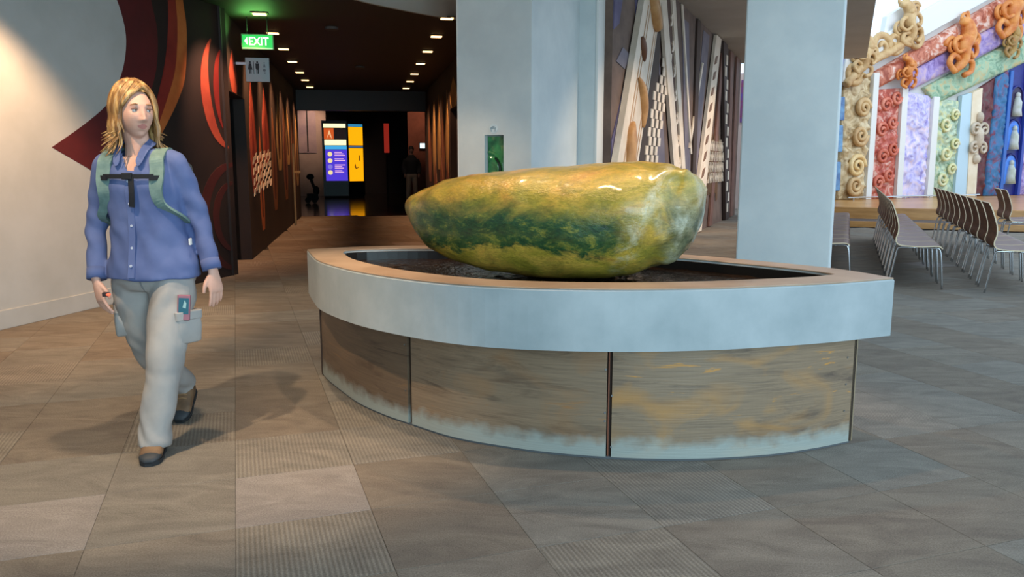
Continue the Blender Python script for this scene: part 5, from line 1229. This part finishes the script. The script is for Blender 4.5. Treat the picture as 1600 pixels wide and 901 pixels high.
# phone in the cargo pocket, red lit gadget in the hand
ph = thing('phone', 'phone with a teal screen sticking out of the trouser pocket', 'phone', Vector((-1.512, 3.622, .645)), math.radians(8))
ph.rotation_euler = (math.radians(-6), math.radians(4), math.radians(12))
MB().box(-.028, .028, -.008, .008, -.03, .088).build('case', mat('phone_case', S(150, 96, 110), rough=.35), ph, bevel=.004)
MB().box(-.022, .022, -.0095, -.0075, .0, .074).build('screen', emit('phone_screen', S(24, 96, 116), .45), ph)
mb = MB(); mb.prism([(-.004, .03), (.010, .026), (.012, .05), (.004, .064), (.0, .05)], lambda u, v, d: (u, -.0097-d, v), 0, .0006); mb.build('screen_picture', emit('phone_pale', S(150, 190, 190), .5), ph)
gp = RW+Vector((.085, -.085, -.065))
gd = thing('small_gadget', 'small orange-red lit gadget held at the fingertips', 'gadget', gp)
MB().box(-.018, .010, -.012, .010, -.010, .010).build('casing', mat('gadget_dark', S(60, 50, 50), rough=.4), gd, bevel=.003)
mb = MB(); mb.ball((.008, -.004, 0), .011, .011, .008, 12, 8); mb.build('light', emit('gadget_red', (1, .16, .08, 1), .9), gd, True)

# ------------------------------------------------------------------ distant visitor in the lobby
DV = K(1.66, 28.0)
dv = thing('person', 'distant person in dark top and pale trousers, seen from behind in the dark lobby', 'person', DV, AC)
dkc = mat('dark_jacket', S(24, 20, 20), rough=.85); bgt = mat('pale_trousers', S(150, 126, 104), rough=.85)
q = MB(); q.loft([ell(0, 0, z, rx, ry, 16) for z, rx, ry in ((.95, .16, .11), (1.2, .17, .12), (1.42, .20, .12), (1.55, .12, .08), (1.60, .06, .06), (1.68, .055, .06))])
q.ball((0, -.01, 1.78), .085, .10, .125)
for s in (-1, 1):
    limb(q, [(s*.19, 0, 1.47), (s*.27, .02, 1.2), (s*.24, -.08, .98)], [.06, .05, .04], 10); limb(q, [(s*.1, 0, 1.0), (s*.12, -.02, .5), (s*.13, .02, .06)], [.09, .065, .045], 10); q.ball((s*.13, -.05, .04), .05, .13, .045)
    q.ball((s*.235, -.09, .90), .035, .045, .08)
o = fuse(q, 'body', mat('dim_skin', S(150, 108, 88), rough=.6), .02, dv, 2)
q = MB(); q.loft([ell(0, 0, z, rx, ry, 18) for z, rx, ry in ((.96, .19, .13), (1.2, .195, .14), (1.42, .22, .14), (1.55, .15, .10), (1.62, .08, .075))])
for s in (-1, 1): limb(q, [(s*.18, 0, 1.47), (s*.27, .02, 1.2), (s*.24, -.08, .97)], [.085, .072, .055], 10)
fuse(q, 'jacket', dkc, .02, dv, 4)
q = MB(); q.loft([ell(0, 0, z, rx, ry, 16) for z, rx, ry in ((1.0, .18, .12), (.9, .19, .13), (.82, .16, .11))])
for s in (-1, 1): limb(q, [(s*.09, 0, .95), (s*.12, -.02, .5), (s*.135, .02, .08)], [.11, .085, .075], 10)
fuse(q, 'trousers', bgt, .02, dv, 3)
for s in (-1, 1): MB().ball((s*.13, -.05, .042), .06, .15, .042).build('shoe', M['black'], dv, True)
MB().ball((0, .0, 1.81), .095, .105, .11).build('hair', mat('dim_dark_hair', S(40, 28, 22), rough=.6), dv, True)
spot('lobby_lamp', K(1.2, 26.6, 3.8), K(1.66, 28.0, .6), 30, (1, .7, .5), 40, .8)
